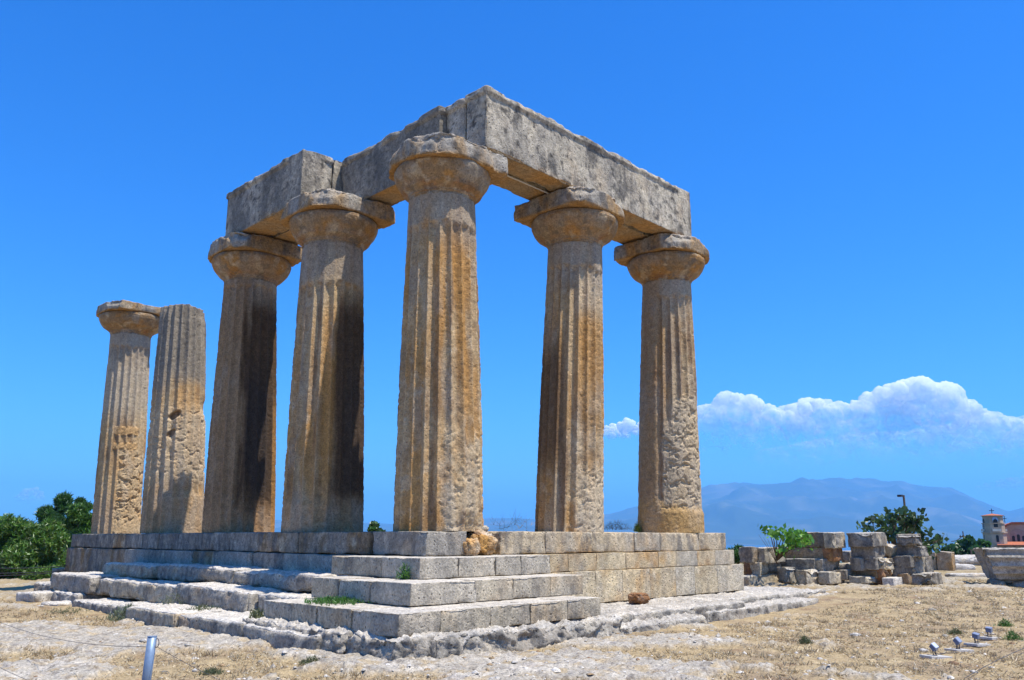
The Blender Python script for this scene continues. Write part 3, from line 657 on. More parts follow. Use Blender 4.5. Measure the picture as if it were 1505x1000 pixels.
pile(1108, 807, 829, 1088, 1126, D+.3, 2001, 'slanting grey block with dark shaded end, topmost beside the flank wall', GA, tint=GR)
pile(1126, 807, 828, 1119, 1151, D+.3, 2002, 'pale pitted upper block resting next to the slanting dark ended block', GA, tint=LT)
pile(1116, 828, 848, 1112, 1156, D+.2, 2003, 'pale rounded lower block carrying the pitted one by the flank wall', GA, tint=LT, rough=1.3)
pile(1110, 829, 856, 1096, 1117, D+.9, 2004, 'reddish eroded stone beneath the slanting block by the flank wall', GA, tint=RED, rough=1.6)
pile(1157, 836, 859, 1153, 1171, D+.1, 2005, 'small upright grey block standing between the two nearest stacks', GA, tint=dict(base=GREY, ochre=.02, grey=.7, dark=.4))
pile(1104, 848, 864, 1092, 1160, D-.2, 2006, 'broken pale slab at ground level under the pile by the flank wall', GA, tint=LT, rough=1.4)
pile(1216, 785, 806, 1166, 1222, D+.6, 2010, 'long grey brown block on top of the broad stack, behind the sapling leaves', GB, tint=dict(base=TAN*.8, ochre=.3, grey=.4, dark=.5))
pile(1226, 785, 806, 1222, 1243, D+.3, 2011, 'pale cornered block on top of the broad stack, next to the sky gap', GB, tint=LT)
pile(1215, 806, 824, 1155, 1219, D+.6, 2012, 'long brown block in the second layer of the broad stack', GB, tint=BRN)
pile(1224, 806, 825, 1218, 1238, D+.4, 2013, 'short reddish block in the second layer of the broad stack', GB, tint=RED)
pile(1196, 824, 841, 1150, 1198, D+.4, 2014, 'dark grey block of the third layer, hidden end behind the small upright block', GB, tint=GR)
pile(1212, 824, 841, 1197, 1233, D+.3, 2015, 'dark grey block of the third layer with ragged pale end', GB, tint=GR, rough=1.5)
pile(1188, 841, 863, 1172, 1214, D-.3, 2016, 'big pale weathered block lying in front of the broad stack', GB, tint=LT, rough=1.4)
pile(1218, 843, 859, 1213, 1240, D-.1, 2017, 'pale flat block right beside the big weathered one at ground level', GB, tint=LT, rough=1.2)
pile(1250, 812, 828, 1236, 1262, D+2.5, 2020, 'dark block set back in the gap between the broad and the tall stack', GC, tint=GR)
pile(1244, 829, 842, 1232, 1260, D+1.2, 2021, 'grassy topped pale block in the gap between the two stacks', GC, tint=LT)
pile(1244, 840, 853, 1236, 1258, D+.4, 2022, 'grey block low in the gap between the two stacks', GC, tint=GR)
pile(1272, 849, 859, 1250, 1289, D-.2, 2023, 'low flat grey block on the ground before the tall stack', GC, tint=LT, rough=.8)
pile(1284, 785, 804, 1249, 1303, D+.2, 2030, 'wide dark faced block crowning the tall stack with undercut foot', GC, tint=GR)
pile(1284, 804, 822, 1253, 1304, D+.3, 2031, 'second block of the tall stack with slanting broken corner', GC, tint=GR, rough=1.5)
pile(1309, 803, 816, 1300, 1320, D+.9, 2032, 'buff slab leaning out between the tall stack and the fig tree stack', GC, tint=ORG, tilt=.35)
pile(1267, 822, 839, 1256, 1270, D+.3, 2033, 'dark end block in the third layer of the tall stack', GC, tint=GR)
pile(1288, 822, 838, 1269, 1294, D+.2, 2034, 'grey rounded block in the middle of the tall stack', GC, tint=GR, rough=1.3)
pile(1300, 822, 838, 1294, 1314, D+.2, 2035, 'grey rounded block at the sunny end of the tall stack third layer', GC, tint=LT, rough=1.3)
pile(1288, 838, 850, 1256, 1292, D+.3, 2036, 'brown block carrying the lower part of the tall stack', GC, tint=BRN)
pile(1298, 838, 864, 1290, 1312, D+.2, 2037, 'orange brown crumbling foot under the tall stack', GC, tint=RED, rough=1.8)
pile(1313, 851, 863, 1310, 1327, D-.1, 2038, 'small white block on the ground between the two tall stacks', GC, tint=dict(base=WHITE, ochre=0, grey=.1, dark=.1), rough=.5)
pile(1347, 786, 803, 1319, 1355, D+.5, 2040, 'small grey block on top of the stack in front of the fig tree', GD, tint=GR)
pile(1356, 804, 819, 1317, 1363, D+.5, 2041, 'long grey block, second from the top before the fig tree', GD, tint=GR)
pile(1340, 819, 835, 1311, 1343, D+.4, 2042, 'dark block in the third layer before the fig tree', GD, tint=GR)
pile(1346, 819, 846, 1342, 1366, D+.4, 2043, 'ragged pale block in the third layer before the fig tree', GD, tint=LT, rough=1.8)
pile(1362, 820, 842, 1355, 1372, D+.9, 2044, 'dark rounded block sticking out at the end of the fig tree stack', GD, tint=GR, rough=1.4)
pile(1338, 835, 846, 1314, 1343, D+.4, 2045, 'thin dark block in the fourth layer before the fig tree', GD, tint=GR)
pile(1337, 845, 860, 1313, 1341, D+.3, 2046, 'brown block at the foot of the stack before the fig tree', GD, tint=BRN)
pile(1366, 845, 861, 1340, 1385, D+.1, 2047, 'broken grey slab jutting out at the foot of the fig tree stack', GD, tint=GR, rough=1.5)
pile(1378, 815, 839, 1364, 1382, 36, 2050, 'pale buff squared block standing alone behind the fig tree stack', None, tint=ORG, rough=.3)
pile(1400, 814, 839, 1380, 1405, 35.5, 2051, 'brown squared block standing alone nearest to the church', None, tint=BRN, rough=.5)
for k, (u, v, f, sx, sy, sz, lab) in enumerate([
        (1420, 842, 44, 4.5, 2.0, .5, 'flat pale rock outcrop under the round tree'), (1395, 847, 38, 3.0, 1.4, .3, 'flat pale rock in the dry grass behind the fluted drum'),
        (1425, 862, 30, 2.2, .8, .16, 'thin pale rock slab in dry grass left of the fluted drum')]):
    q = at(u, v, f); boulder('flat_rock', lab, 'rock', (q[0], q[1], gz(q[0], q[1])-.06), (sx*.6, sy, sz), 2060+k, WHITE*.85, rot=-.75, amp=.08, grey=.4, topm=.6)
# fluted drum on its props
def drum():
    fwd = 26.0; c = at(1510, 838, fwd); ax = np.array([RGT[0]*.95-FWD[0]*.26, RGT[1]*.95-FWD[1]*.26, 0]); ax /= np.linalg.norm(ax)
    L, R = 2.6, .80; nl, nt_ = 110, 200
    l = np.linspace(-L/2, L/2, nl); th = np.linspace(0, 2*math.pi, nt_, endpoint=False)
    Lg, T = np.meshgrid(l, th, indexing='ij'); T = T.ravel(); Lf = Lg.ravel()
    u = (T*20/(2*math.pi)) % 1; r = R-.06*(1-(2*u-1)**2)
    y = r*np.cos(T); z = r*np.sin(T)
    X = np.stack([Lf, y, z], -1)+31.7; nz = fbm(X, 2.4, 5, 71, .55)
    z = np.where(z > .22, .22+.07*(z-.22)+.05*nz, z)
    z = z+.02*nz; y = y+.02*nz*np.sign(y)
    x = Lf.copy(); endw = sstep(-L/2+.5, -L/2, Lf); x = x+endw*(.28*(.25-z)/.8+.12*nz)
    V = np.stack([x, y, z], -1)
    I = np.arange(nl*nt_).reshape(nl, nt_); J = np.roll(I, -1, 1); F = [np.stack([I[:-1], J[:-1], J[1:], I[1:]], -1).reshape(-1, 4)]
    VV, off = [V], len(V)
    for e in (0, -1):
        ring = V[I[e]]; cen = ring.mean(0); prev = I[e]
        for f in (.7, .4, .03):
            q = cen+(ring-cen)*f; q[:, 0] += .10*fbm(q+9, 3, 4, 72+e); idx = np.arange(nt_)+off; off += nt_
            F.append(np.stack([prev, np.roll(prev, -1), np.roll(idx, -1), idx], -1)); VV.append(q); prev = idx
    V = np.concatenate(VV); F = np.concatenate(F); X = V+31.7
    cc = np.repeat((GREY*1.0)[None], len(V), 0); cc = mixc(cc, WHITE*.9, .6*sstep(-.1, .4, fbm(X, 1.8, 4, 73))); cc = mixc(cc, LICHEN*.9, .7*sstep(.1, .45, fbm(X, 3, 5, 74, .6)))
    yaw = math.atan2(ax[1], ax[0]); g = gz(c[0], c[1])
    o = obj('column_drum', mesh('column_drum', V, F, M_STONE, cc), None, (c[0], c[1], g+.86), (0, 0, yaw))
    tag(o, 'broken fluted column drum lying on its side on two small stones', 'column drum')
    for s, (u_, v_, lab) in enumerate([(1456, 855, 'rounded dark prop stone under the broken end of the fluted drum'), (1481, 858, 'flat pale prop stone under the middle of the fluted drum')]):
        d = (-.95, -.25)[s]; q = np.array([c[0], c[1]])+ax[:2]*d+np.array([-ax[1], ax[0]])*(-.22)
        boulder('prop_stone', lab, 'stone', (q[0], q[1], gz(*q)-.05), (.5, .45, .24), 2080+s, GREY if s == 0 else WHITE*.9)
drum()
# loose flat slabs at the far front corner, stray stones
for (u, v, f, s, lab) in [(66, 882, 22.5, (1.15, .75, .30), 'flat topped pale slab lying apart on the ground near the pines'), (95, 893, 21, (.9, .6, .14), 'broken thin slab in front of the flat topped one near the pines')]:
    q = at(u, v, f); block_o = block('loose_slab', s, (q[0], q[1], gz(q[0], q[1])-.06), int(u)+2100, rot=(0, 0, .35), r=.04, amp=.02, chip=.08, base=WHITE*.95, ochre=.05, grey=.3, dark=.3, topm=.6)
    tag(block_o, lab, 'slab')
q = at(88, 856, 28); tag(block('grey_block', (.9, .5, .62), (q[0]+.3, q[1]+.3, gz(q[0], q[1])), 2120, base=GREY*.8, ochre=.0, grey=.7, dark=.4), 'square grey block standing behind the far front corner beside the cable fence', 'block')

# ------------------------------------------------------------------ primitives for made things
class MB:
    def __init__(s): s.V, s.F = [], []
    def add(s, V, F):
        o = len(s.V); s.V += [tuple(map(float, v)) for v in V]; s.F += [tuple(i+o for i in f) for f in F]; return s
    def box(s, x0, x1, y0, y1, z0, z1, M=None):
        V = [Vector((x, y, z)) for x in (x0, x1) for y in (y0, y1) for z in (z0, z1)]
        if M is not None: V = [M@v for v in V]
        return s.add(V, [(0, 1, 3, 2), (4, 6, 7, 5), (0, 4, 5, 1), (2, 3, 7, 6), (0, 2, 6, 4), (1, 5, 7, 3)])
    def tube(s, pts, r, n=8, cap=True):
        pts = [Vector(p) for p in pts]; rs = r if hasattr(r, '__len__') else [r]*len(pts); V, F = [], []
        for i, p in enumerate(pts):
            t = (pts[min(i+1, len(pts)-1)]-pts[max(i-1, 0)]).normalized(); a = t.orthogonal().normalized() if i == 0 else (a-t*a.dot(t)).normalized(); b = t.cross(a)
            V += [p+(a*math.cos(k*2*math.pi/n)+b*math.sin(k*2*math.pi/n))*rs[i] for k in range(n)]
        for i in range(len(pts)-1):
            F += [(i*n+k, i*n+(k+1) % n, (i+1)*n+(k+1) % n, (i+1)*n+k) for k in range(n)]
        if cap: F += [tuple(range(n))[::-1], tuple(range((len(pts)-1)*n, len(pts)*n))]
        return s.add(V, F)
    def prism(s, poly, axis, a0, a1):
        """poly of 2-D points extruded along an axis index"""
        def mk(p, a):
            q = list(p); q.insert(axis, a); return q
        n = len(poly); V = [mk(p, a0) for p in poly]+[mk(p, a1) for p in poly]
        return s.add(V, [tuple(range(n))[::-1], tuple(range(n, 2*n))]+[(k, (k+1) % n, n+(k+1) % n, n+k) for k in range(n)])
    def build(s, name, mat, parent=None, loc=(0, 0, 0), rot=(0, 0, 0), bevel=0, smooth=False):
        o = obj(name, mesh(name, s.V, s.F, mat, None, smooth), parent, loc, rot)
        if bevel:
            b = o.modifiers.new('bevel', 'BEVEL'); b.width = bevel; b.segments = 2
        return o

# floodlights
FL = [((1376, 967), .75, 'floodlight turned corner up on the nearest tilted concrete slab'), ((1410, 956), .85, 'tilted floodlight with bright top edge, second along the row from the frame edge slab'),
      ((1437, 948), .25, 'squarely set floodlight on a slab with a dark round hole'), ((1456, 939), .12, 'smallest looking floodlight at the far end of the row')]
for k, ((u, v), roll, lab) in enumerate(FL):
    h = _hit(u, v+4, -1.72); x, y = h; g = gz(x, y)
    yaw = YAW-1.2+.1*k
    root = thing('floodlight', lab, 'floodlight', (x, y, g+.01), (0, 0, yaw), group='row of floodlights in the dry grass'); root.scale = (.54, .54, .54)
    b = MB().box(-.34, .34, -.2, .2, -.04, .03).build('base_slab', M_CONC, root, (0, 0, 0), (0, .06, 0), .008)
    br = MB().tube([(-.03, -.04, .03), (-.035, -.05, .17), (-.03, -.05, .20)], .011).tube([(-.03, .04, .03), (-.035, .05, .17), (-.03, .05, .20)], .011).box(-.05, 0, -.06, .06, .03, .045).build('bracket', M_DARK, root)
    MB().tube([(.0, .05, .16), (.10, .10, .05), (.22, .16, .045), (.42, .30, .01), (.75, .38, .012), (1.1, .30, .01)], .010, 6).build('cable', M_DARK, root, smooth=True)
    hd = obj('lamp_head', None, root, (-.03, 0, .235), (0, -.15, 0)); hd.rotation_euler = (roll, -.25, 0)
    MB().box(-.05, .07, -.082, .082, -.068, .068).build('housing', M_LAMP, hd, bevel=.008)
    MB().box(-.062, -.0505, -.074, .074, -.06, .06).build('front_glass', M_GLASS, hd)
    MB().box(.071, .095, -.05, .05, -.045, .045).build('rear_cover', M_DARK, hd, bevel=.006)

# post with wires in front
fp = 9.0; pt = at(219, 936, fp); pb = Vector((pt[0], pt[1], gz(pt[0], pt[1])-.1)); ptv = Vector(pt)
post = thing('wire_post', 'round blue grey painted steel post carrying thin sagging wires', 'post', pb)
lean = Vector(RGT)*0.035
o = MB().tube([(0, 0, 0), tuple(lean*.5+Vector((0, 0, (ptv.z-pb.z)/2))), tuple(lean+Vector((0, 0, ptv.z-pb.z)))], .047, 28).build('pole', M_METAL, post, smooth=True); 
for p_ in o.data.polygons: p_.use_smooth = len(p_.vertices) == 4
MB().tube([(.0, 0, 0), (0, 0, .006)], .049, 28).build('cap', M_METAL, post, tuple(lean+Vector((0, 0, ptv.z-pb.z))))
ringc = lean+Vector((0, 0, ptv.z-pb.z-.06))+Vector(RGT)*.057-Vector(FWD)*.01
MB().tube([tuple(ringc+Vector(RGT)*.022*math.cos(a)+Vector((0, 0, .045*math.sin(a)))) for a in np.linspace(0, 2*math.pi, 22)], .004, 6).build('ring', M_WIRE, post, smooth=True)
def wire(label, a, b, sag, r=.0045, n=24, name='fence_wire'):
    a, b = Vector(a), Vector(b); pts = [a.lerp(b, t)-Vector((0, 0, sag*4*t*(1-t))) for t in np.linspace(0, 1, n)]
    o = MB().tube([tuple(p-a) for p in pts], r, 6).build(name, M_WIRE, None, a, smooth=True)
    return tag(o, label, 'wire')
w0 = pb+ringc-Vector((0, 0, .035))
wire('thin rusty wire running down from the post ring into the dry grass', w0, at(420, 1040, 6.9), .03, .0026)
wire('thin slack wire sagging from the post towards the pines', pb+lean+Vector((0, 0, ptv.z-pb.z-.10))-Vector(RGT)*.05, at(-60, 885, 12.5), .16, .0030)
wire('thin wire low over the pale rock at the frame corner', at(70, 1012, 8.2), at(-70, 945, 9.5), .02, .0024)
wire('dark wire lying across the dry grass below the floodlights', tuple(np.append(_hit(1418, 1003), gz(*_hit(1418, 1003))+.03)), tuple(np.append(_hit(1530, 955), gz(*_hit(1530, 955))+.05)), -.03, .004)
# cable fence by the pines
fa = thing('cable_fence', 'slack dark cable fence strung in front of the pines', 'fence', tuple(at(106, 838, 27)))
base = Vector(at(106, 838, 27))
MB().tube([(0, 0, -.25), (0, 0, .42)], .035, 10).build('post', plain('white_paint', (.6, .6, .6)), fa, smooth=True)
for (va, vb, sag) in ((831, 831, .08), (838, 842, .05), (840, 848, .04)):
    a = Vector(at(106, va, 27)); b = Vector(at(-90, vb, 20)); pts = [tuple(a.lerp(b, t)-Vector((0, 0, sag*4*t*(1-t)))-base) for t in np.linspace(0, 1, 20)]
    MB().tube(pts, .011, 5).build('cable', M_DARK, fa, smooth=True)

# ------------------------------------------------------------------ plants
def leaf_mesh(name, C, size, seed, cols, mat=None, kind='tuft', up=0.3, aspect=.35, clump=None):
    """many small leaves: C centres (n,3); tufts of thin blades or single broad leaves"""
    rg = np.random.default_rng(seed); n = len(C)
    size = np.broadcast_to(size, (n,)); V, F, K = [], [], []
    cl = np.asarray(cols); base = cl[rg.integers(0, len(cl), n)]
    sh = 1+.35*fbm(C, 1.3/max(1e-3, np.ptp(C, axis=0).max())*6, 3, seed) ; base = base*sh[:, None]*(1+rg.normal(0, .15, n))[:, None]
    blades = 4 if kind == 'tuft' else 1
    for b in range(blades):
        d = rg.normal(size=(n, 3)); d[:, 2] += up*1.5; d /= np.linalg.norm(d, axis=1)[:, None]
        e = np.cross(d, rg.normal(size=(n, 3))); e /= np.linalg.norm(e, axis=1)[:, None]
        s = (size*rg.uniform(.6, 1.3, n))[:, None]
        if kind == 'tuft':
            p = np.stack([C-e*s*aspect*.5, C+e*s*aspect*.5, C+d*s+e*s*aspect*.15, C+d*s-e*s*aspect*.15], 1)
        else:
            f = np.cross(d, e); p = np.stack([C-d*s*.5, C+e*s*aspect+f*s*.08, C+d*s*.55, C-e*s*aspect+f*s*.08], 1)
        V.append(p.reshape(-1, 3)); K.append(np.repeat(base, 4, 0))
    V = np.concatenate(V); K = np.concatenate(K); F = np.arange(len(V)).reshape(-1, 4)
    return mesh(name, V, F, mat or M_LEAF, np.clip(K, .005, .9), smooth=False)

def blob_points(rg, blobs, n, shell=.35):
    """random points in a set of ellipsoids, denser near their surface"""
    w = np.array([b[3]*b[4]*b[5] for b in blobs])**.75; k = rg.choice(len(blobs), n, p=w/w.sum()); B = np.array(blobs)[k]
    d = rg.normal(size=(n, 3)); d /= np.linalg.norm(d, axis=1)[:, None]
    r = rg.uniform(shell, 1.0, n)[:, None]**.7*(1+.45*fbm(d+k[:, None]*3.1, 2.6, 4, 5, .6))[:, None]
    return B[:, :3]+d*r*B[:, 3:6]

PINE = [(.06, .15, .016), (.09, .20, .02), (.12, .24, .026), (.035, .09, .013), (.17, .24, .04)]
DKG = [(.03, .085, .02), (.042, .11, .024), (.055, .14, .03)]
def tree(name, label, u, v0, v1, width_px, fwd, seed, cols, nblob=16, n=9000, size=.22, kind='tuft', crown_from=.25, group=None, top_pull=1.0, aspect=.28, vis_trunk=True):
    rg = np.random.default_rng(seed); ppm = F_PX/fwd; top = at(u, v0, fwd); H = (v1-v0)/ppm; Wd = width_px/ppm
    b = top-np.array([0, 0, H]); root = thing(name, label, 'tree', tuple(b), group=group)
    blobs = []
    for i in range(nblob):
        h = crown_from+(1-crown_from)*((i+.5)/nblob)
        prof = math.sin(math.pi*min(1, .18+.82*(1-(h-crown_from)/(1-crown_from)))**1.0*.62+.0)*top_pull
        a = rg.uniform(0, 2*math.pi); rad = Wd*.5*prof*rg.uniform(.25, .75); s = Wd*rg.uniform(.13, .24)*(.5+.6*prof)
        blobs.append((rad*math.cos(a), rad*math.sin(a), H*h-s*.5, s, s, s*.75))
    P = blob_points(rg, blobs, n)
    P = P[P[:, 2] > H*.05]
    obj('crown', leaf_mesh('crown', P, size, seed+1, cols, kind=kind, aspect=aspect), root)
    m = MB(); tw = .03*H
    m.tube([(0, 0, -.3), (.03*H, .01*H, H*.3), (-.01*H, .02*H, H*.6), (0, 0, H*.85)], [tw, tw*.8, tw*.5, tw*.15], 9)
    for bl in blobs[::2]: m.tube([(0, 0, max(.12*H, bl[2]*.6)), (bl[0]*.5, bl[1]*.5, bl[2]*.85), bl[:3]], [tw*.4, tw*.25, tw*.08], 6)
    m.build('trunk', M_BARK, root, smooth=True)
    return root
GP = 'pines and bushes beyond the front corner'
tree('pine_tree', 'broad bright green pine crown spreading low at the frame edge behind the cables', 30, 762, 866, 150, 36, 3001, PINE, 22, 24000, .15, group=GP, crown_from=.16)
tree('pine_tree', 'rounded bright green pine in front of the dark conifer', 62, 768, 864, 110, 34, 3002, PINE[1:], 20, 18000, .14, group=GP, crown_from=.2)
tree('pine_tree', 'tall dark conifer rising highest behind the green pines', 88, 727, 866, 75, 44, 3003, DKG+PINE[:1], 18, 15000, .19, group=GP, crown_from=.2, top_pull=.95)
tree('pine_tree', 'mid green pine partly hidden by the far end column', 122, 738, 868, 80, 42, 3004, PINE[:3]+DKG[:1], 18, 14000, .18, group=GP, crown_from=.18)
tree('pine_tree', 'dark feathery pine at the frame edge behind the bright one', 0, 772, 870, 90, 46, 3005, DKG+PINE[:2], 16, 13000, .19, group=GP, crown_from=.2)
tree('cypress_tree', 'small pointed dark cypress tip showing next to the far end column', 120, 733, 868, 26, 50, 3006, DKG, 16, 4500, .24, group=GP, crown_from=.1, top_pull=.9)
tree('bush', 'dark low bush filling the gap under the pines behind the cables', 90, 812, 866, 90, 37, 3007, DKG+PINE[:1], 14, 9000, .14, group=GP, crown_from=.1)
tree('bush', 'low olive green bush at the frame edge under the pines', 5, 820, 868, 80, 33, 3008, [(.06, .07, .03), (.04, .06, .02)]+DKG, 12, 5000, .18, group=GP, crown_from=.1)
tree('bush', 'dark bush peeping over the top course left of the corner column', 547, 766, 800, 36, 24, 3009, DKG, 8, 500, .15, kind='leaf', crown_from=.1, aspect=.4)
tree('bush', 'low green bush behind the end of the flank wall', 1083, 804, 826, 34, 30, 3010, DKG+PINE[:2], 8, 1200, .14, crown_from=.1)
# fig tree and sapling
FIG = [(.035, .075, .022), (.05, .105, .03), (.075, .14, .04), (.03, .06, .02)]
def fig_tree():
    fwd = 30.5; rg = np.random.default_rng(77); b = at(1318, 850, fwd); ppm = F_PX/fwd
    root = thing('fig_tree', 'open branched fig tree with large dark leaves behind the block stacks', 'tree', tuple(b))
    tips = [(1282, 766), (1296, 770), (1272, 776), (1310, 757), (1322, 755), (1302, 763), (1340, 757), (1352, 761), (1348, 770), (1330, 764), (1318, 772), (1310, 782), (1336, 780), (1322, 786), (1342, 790), (1356, 782), (1366, 798), (1378, 796), (1384, 792), (1370, 810), (1356, 802), (1300, 790), (1286, 783), (1330, 800), (1345, 812), (1315, 766), (1335, 772), (1327, 779)]
    m = MB(); C = []
    for k, (u, v) in enumerate(tips):
        p = at(u, v, fwd+rg.uniform(-1.0, 1.0))-b; h = p[2]
        mid = p*.5+np.array([0, 0, .15*h])+rg.normal(0, .08, 3)
        m.tube([(0, 0, .1*h), tuple(p*.22+np.array([0, 0, .14*h])), tuple(mid), tuple(p)], [.07, .05, .032, .010], 6)
        for q in range(int(rg.integers(16, 34))):
            C.append(p+rg.normal(0, 1, 3)*np.array([.15, .15, .10]))
        for q in range(6): C.append(mid+(p-mid)*rg.uniform(.3, 1)+rg.normal(0, .12, 3))
    m.build('trunk', M_BARK, root, smooth=True)
    obj('crown', leaf_mesh('crown', np.array(C), .21, 78, FIG, kind='leaf', aspect=.42, up=-.2), root)
fig_tree()
def sapling():
    fwd = 25.4; rg = np.random.default_rng(79); b = at(1142, 824, fwd+.6)
    root = thing('sapling', 'bright green broad leaved sapling growing out of the fallen blocks', 'plant', tuple(b)); m = MB(); C = []
    for (u, v, n) in [(1128, 777, 16), (1135, 784, 20), (1142, 782, 18), (1150, 788, 20), (1160, 783, 22), (1168, 786, 26), (1176, 784, 26), (1183, 789, 22), (1172, 794, 26), (1162, 797, 24), (1180, 797, 18), (1154, 805, 18), (1148, 812, 10), (1166, 804, 14), (1186, 799, 10)]:
        p = at(u, v, fwd+rg.uniform(-.4, .5))-b; mid = p*.55+np.array([0, 0, .12])
        m.tube([(0, 0, 0), tuple(mid), tuple(p)], [.022, .014, .006], 5)
        for q in range(n): C.append(p+rg.normal(0, 1, 3)*np.array([.11, .11, .07]))
    for (u, v) in [(1115, 786), (1122, 790), (1128, 792)]:
        p = at(u, v, fwd)-b; m.tube([(0, 0, -.1), tuple(p*.5+np.array([0, 0, -.02])), tuple(p)], [.01, .007, .003], 4)
    m.build('stems', M_BARK, root, smooth=True)
    obj('foliage', leaf_mesh('foliage', np.array(C), .17, 80, [(.10, .26, .02), (.14, .32, .03), (.07, .19, .02), (.18, .36, .05)], kind='leaf', aspect=.38, up=-.35), root)
sapling()
def weed(label, p, h, w, n, cols, seed, name='weed', size=.05, kind='tuft', cat='weed', thin=.16):
    rg = np.random.default_rng(seed); C = rg.normal(0, 1, (n, 3))*np.array([w*.5, w*.5, 0]); C[:, 2] = rg.uniform(0, 1, n)**1.4*h*np.exp(-(C[:, 0]**2+C[:, 1]**2)/(w*w))
    o = obj(name, leaf_mesh(name, C, size, seed, cols, kind=kind, aspect=thin if kind == 'tuft' else .4, up=.8), None, tuple(p))
    return tag(o, label, cat)
GRN = [(.06, .17, .02), (.09, .22, .03), (.05, .12, .02)]; OLV = [(.11, .13, .05), (.15, .16, .07), (.08, .10, .04)]; DRY = [(.42, .30, .13), (.34, .23, .10), (.5, .38, .2)]
weed('spread of fresh green ground plants on the lowest corner step', (-2.5, -.75, Z3-.01), .055, .42, 520, GRN, 3101, size=.06)
weed('small green plant sprouting from the joint of the top corner step', (-1.62, -1.25, Z2), .22, .10, 70, GRN, 3102, size=.07)
weed('dark green weed at the sunny end of the lowest corner step', tuple(at(855, 908, 15.35)), .36, .10, 120, OLV, 3103, size=.09)
weed('olive weed in the shade between the ledge and the corner steps', (-2.8, 1.1, Z4-.05), .16, .14, 80, OLV, 3104, size=.09)
weed('olive green weed clump on the pale ledge in the middle', (-2.7, 3.4, Z4-.05), .10, .26, 110, OLV, 3105, size=.06)
weed('thin flowering weed stalks at the far part of the pale ledge', (-2.6, 5.0, Z4-.05), .24, .26, 60, OLV, 3106, size=.09, thin=.08)
weed('grey green bush clump between the two low slabs', (-3.2, 5.55, -1.75), .34, .42, 420, [(.16, .19, .11), (.2, .22, .13), (.12, .15, .08)], 3107, size=.09)
weed('reddish dry shrub on the platform between the two flank columns', tuple(at(905, 779, 21.5)), .22, .4, 150, [(.30, .17, .09), (.36, .24, .12), (.22, .13, .08)], 3108, size=.09, thin=.05)
weed('thin dry stalks on the platform behind the corner column', tuple(at(752, 780, 19.5)), .42, .9, 26, [(.30, .2, .12), (.36, .26, .16)], 3109, size=.26, thin=.022)
weed('yellow green tuft beside the foot of the end flank column', tuple(at(937, 782, 20.6)), .2, .06, 60, [(.3, .32, .03), (.2, .26, .03)], 3110, size=.08)
for k, (u, v, h, w, lab) in enumerate([(1184, 953, .10, .10, 'dark green weed alone in the dry grass below the flank shelf'), (1478, 925, .12, .14, 'bright green weed beyond the farthest floodlight'), (1490, 946, .14, .14, 'green weed at the frame edge beside the floodlights'),
        (460, 985, .10, .2, 'olive weed clump in the straw right of the steel post'), (470, 955, .28, .25, 'tall thin weeds below the bedrock corner'), (1405, 935, .09, .12, 'olive weed behind the tilted floodlight'), (310, 996, .05, .15, 'flat olive weed patch near the wire'), (100, 903, .12, .5, 'olive ground weed in front of the thin broken slab')]):
    x, y = _hit(u, v); weed(lab, (x, y, gz(x, y)), h, w*.8, 150, OLV if k not in (1, 2) else GRN, 3120+k, size=.045)

# dry grass: uncountable
def dry_grass():
    rg = np.random.default_rng(91); n = 260000
    r = np.sqrt(rg.uniform(8.5**2, 34**2, n)*0+rg.uniform(0, 1, n)**1.6*(34**2-8.5**2)+8.5**2); a = np.radians(46.3)+rg.uniform(-.60, .60, n)
    x = CAM[0]+r*np.cos(a); y = CAM[1]+r*np.sin(a); X = np.stack([x, y, 0*x], -1)
    keep = (rock_mask(X) < .45) & (fbm(X, 1.9, 3, 92) + .35*fbm(X, 7, 2, 93) > -.10) & ~((x > -3.4) & (y > -3.3+.05*x) & (x < 12)) & ~((x >= 12) & (y > -1.6) & (x < 17.5))
    X = X[keep]; n = len(X); X[:, 2] = ground_z(X[:, 0], X[:, 1])-.006
    nt_ = 420; ci = rg.choice(n, nt_, replace=False); hs_ = rg.uniform(.6, 1.7, nt_)
    T = np.repeat(X[ci], 34, 0); T[:, :2] += rg.normal(0, .028, (len(T), 2))*np.repeat(hs_, 34)[:, None]; big = np.concatenate([np.ones(n), np.repeat(hs_, 34)]); X = np.concatenate([X, T]); n = len(X)
    d = rg.normal(size=(n, 3)); d[:, 2] = np.abs(d[:, 2])*.55+.22+.35*(big > 1.01); d /= np.linalg.norm(d, axis=1)[:, None]
    L = (rg.uniform(.03, .085, n)*np.clip(big, .8, 2.4))[:, None]; e = np.cross(d, rg.normal(size=(n, 3))); e /= np.linalg.norm(e, axis=1)[:, None]; w = (.0035+.00035*np.hypot(X[:, 0]-CAM[0], X[:, 1]-CAM[1]))[:, None]
    V = np.stack([X-e*w, X+e*w, X+d*L], 1).reshape(-1, 3)
    cc = np.array([(.47, .36, .19), (.40, .29, .15), (.55, .44, .26), (.30, .21, .12), (.46, .38, .24)])[rg.integers(0, 5, n)]*(1+rg.normal(0, .12, n))[:, None]
    tag(obj('dry_grass', mesh('dry_grass', V, np.arange(len(V)).reshape(-1, 3), M_STRAW, np.repeat(np.clip(cc, .02, .9), 3, 0), False)), kind='stuff')
dry_grass()
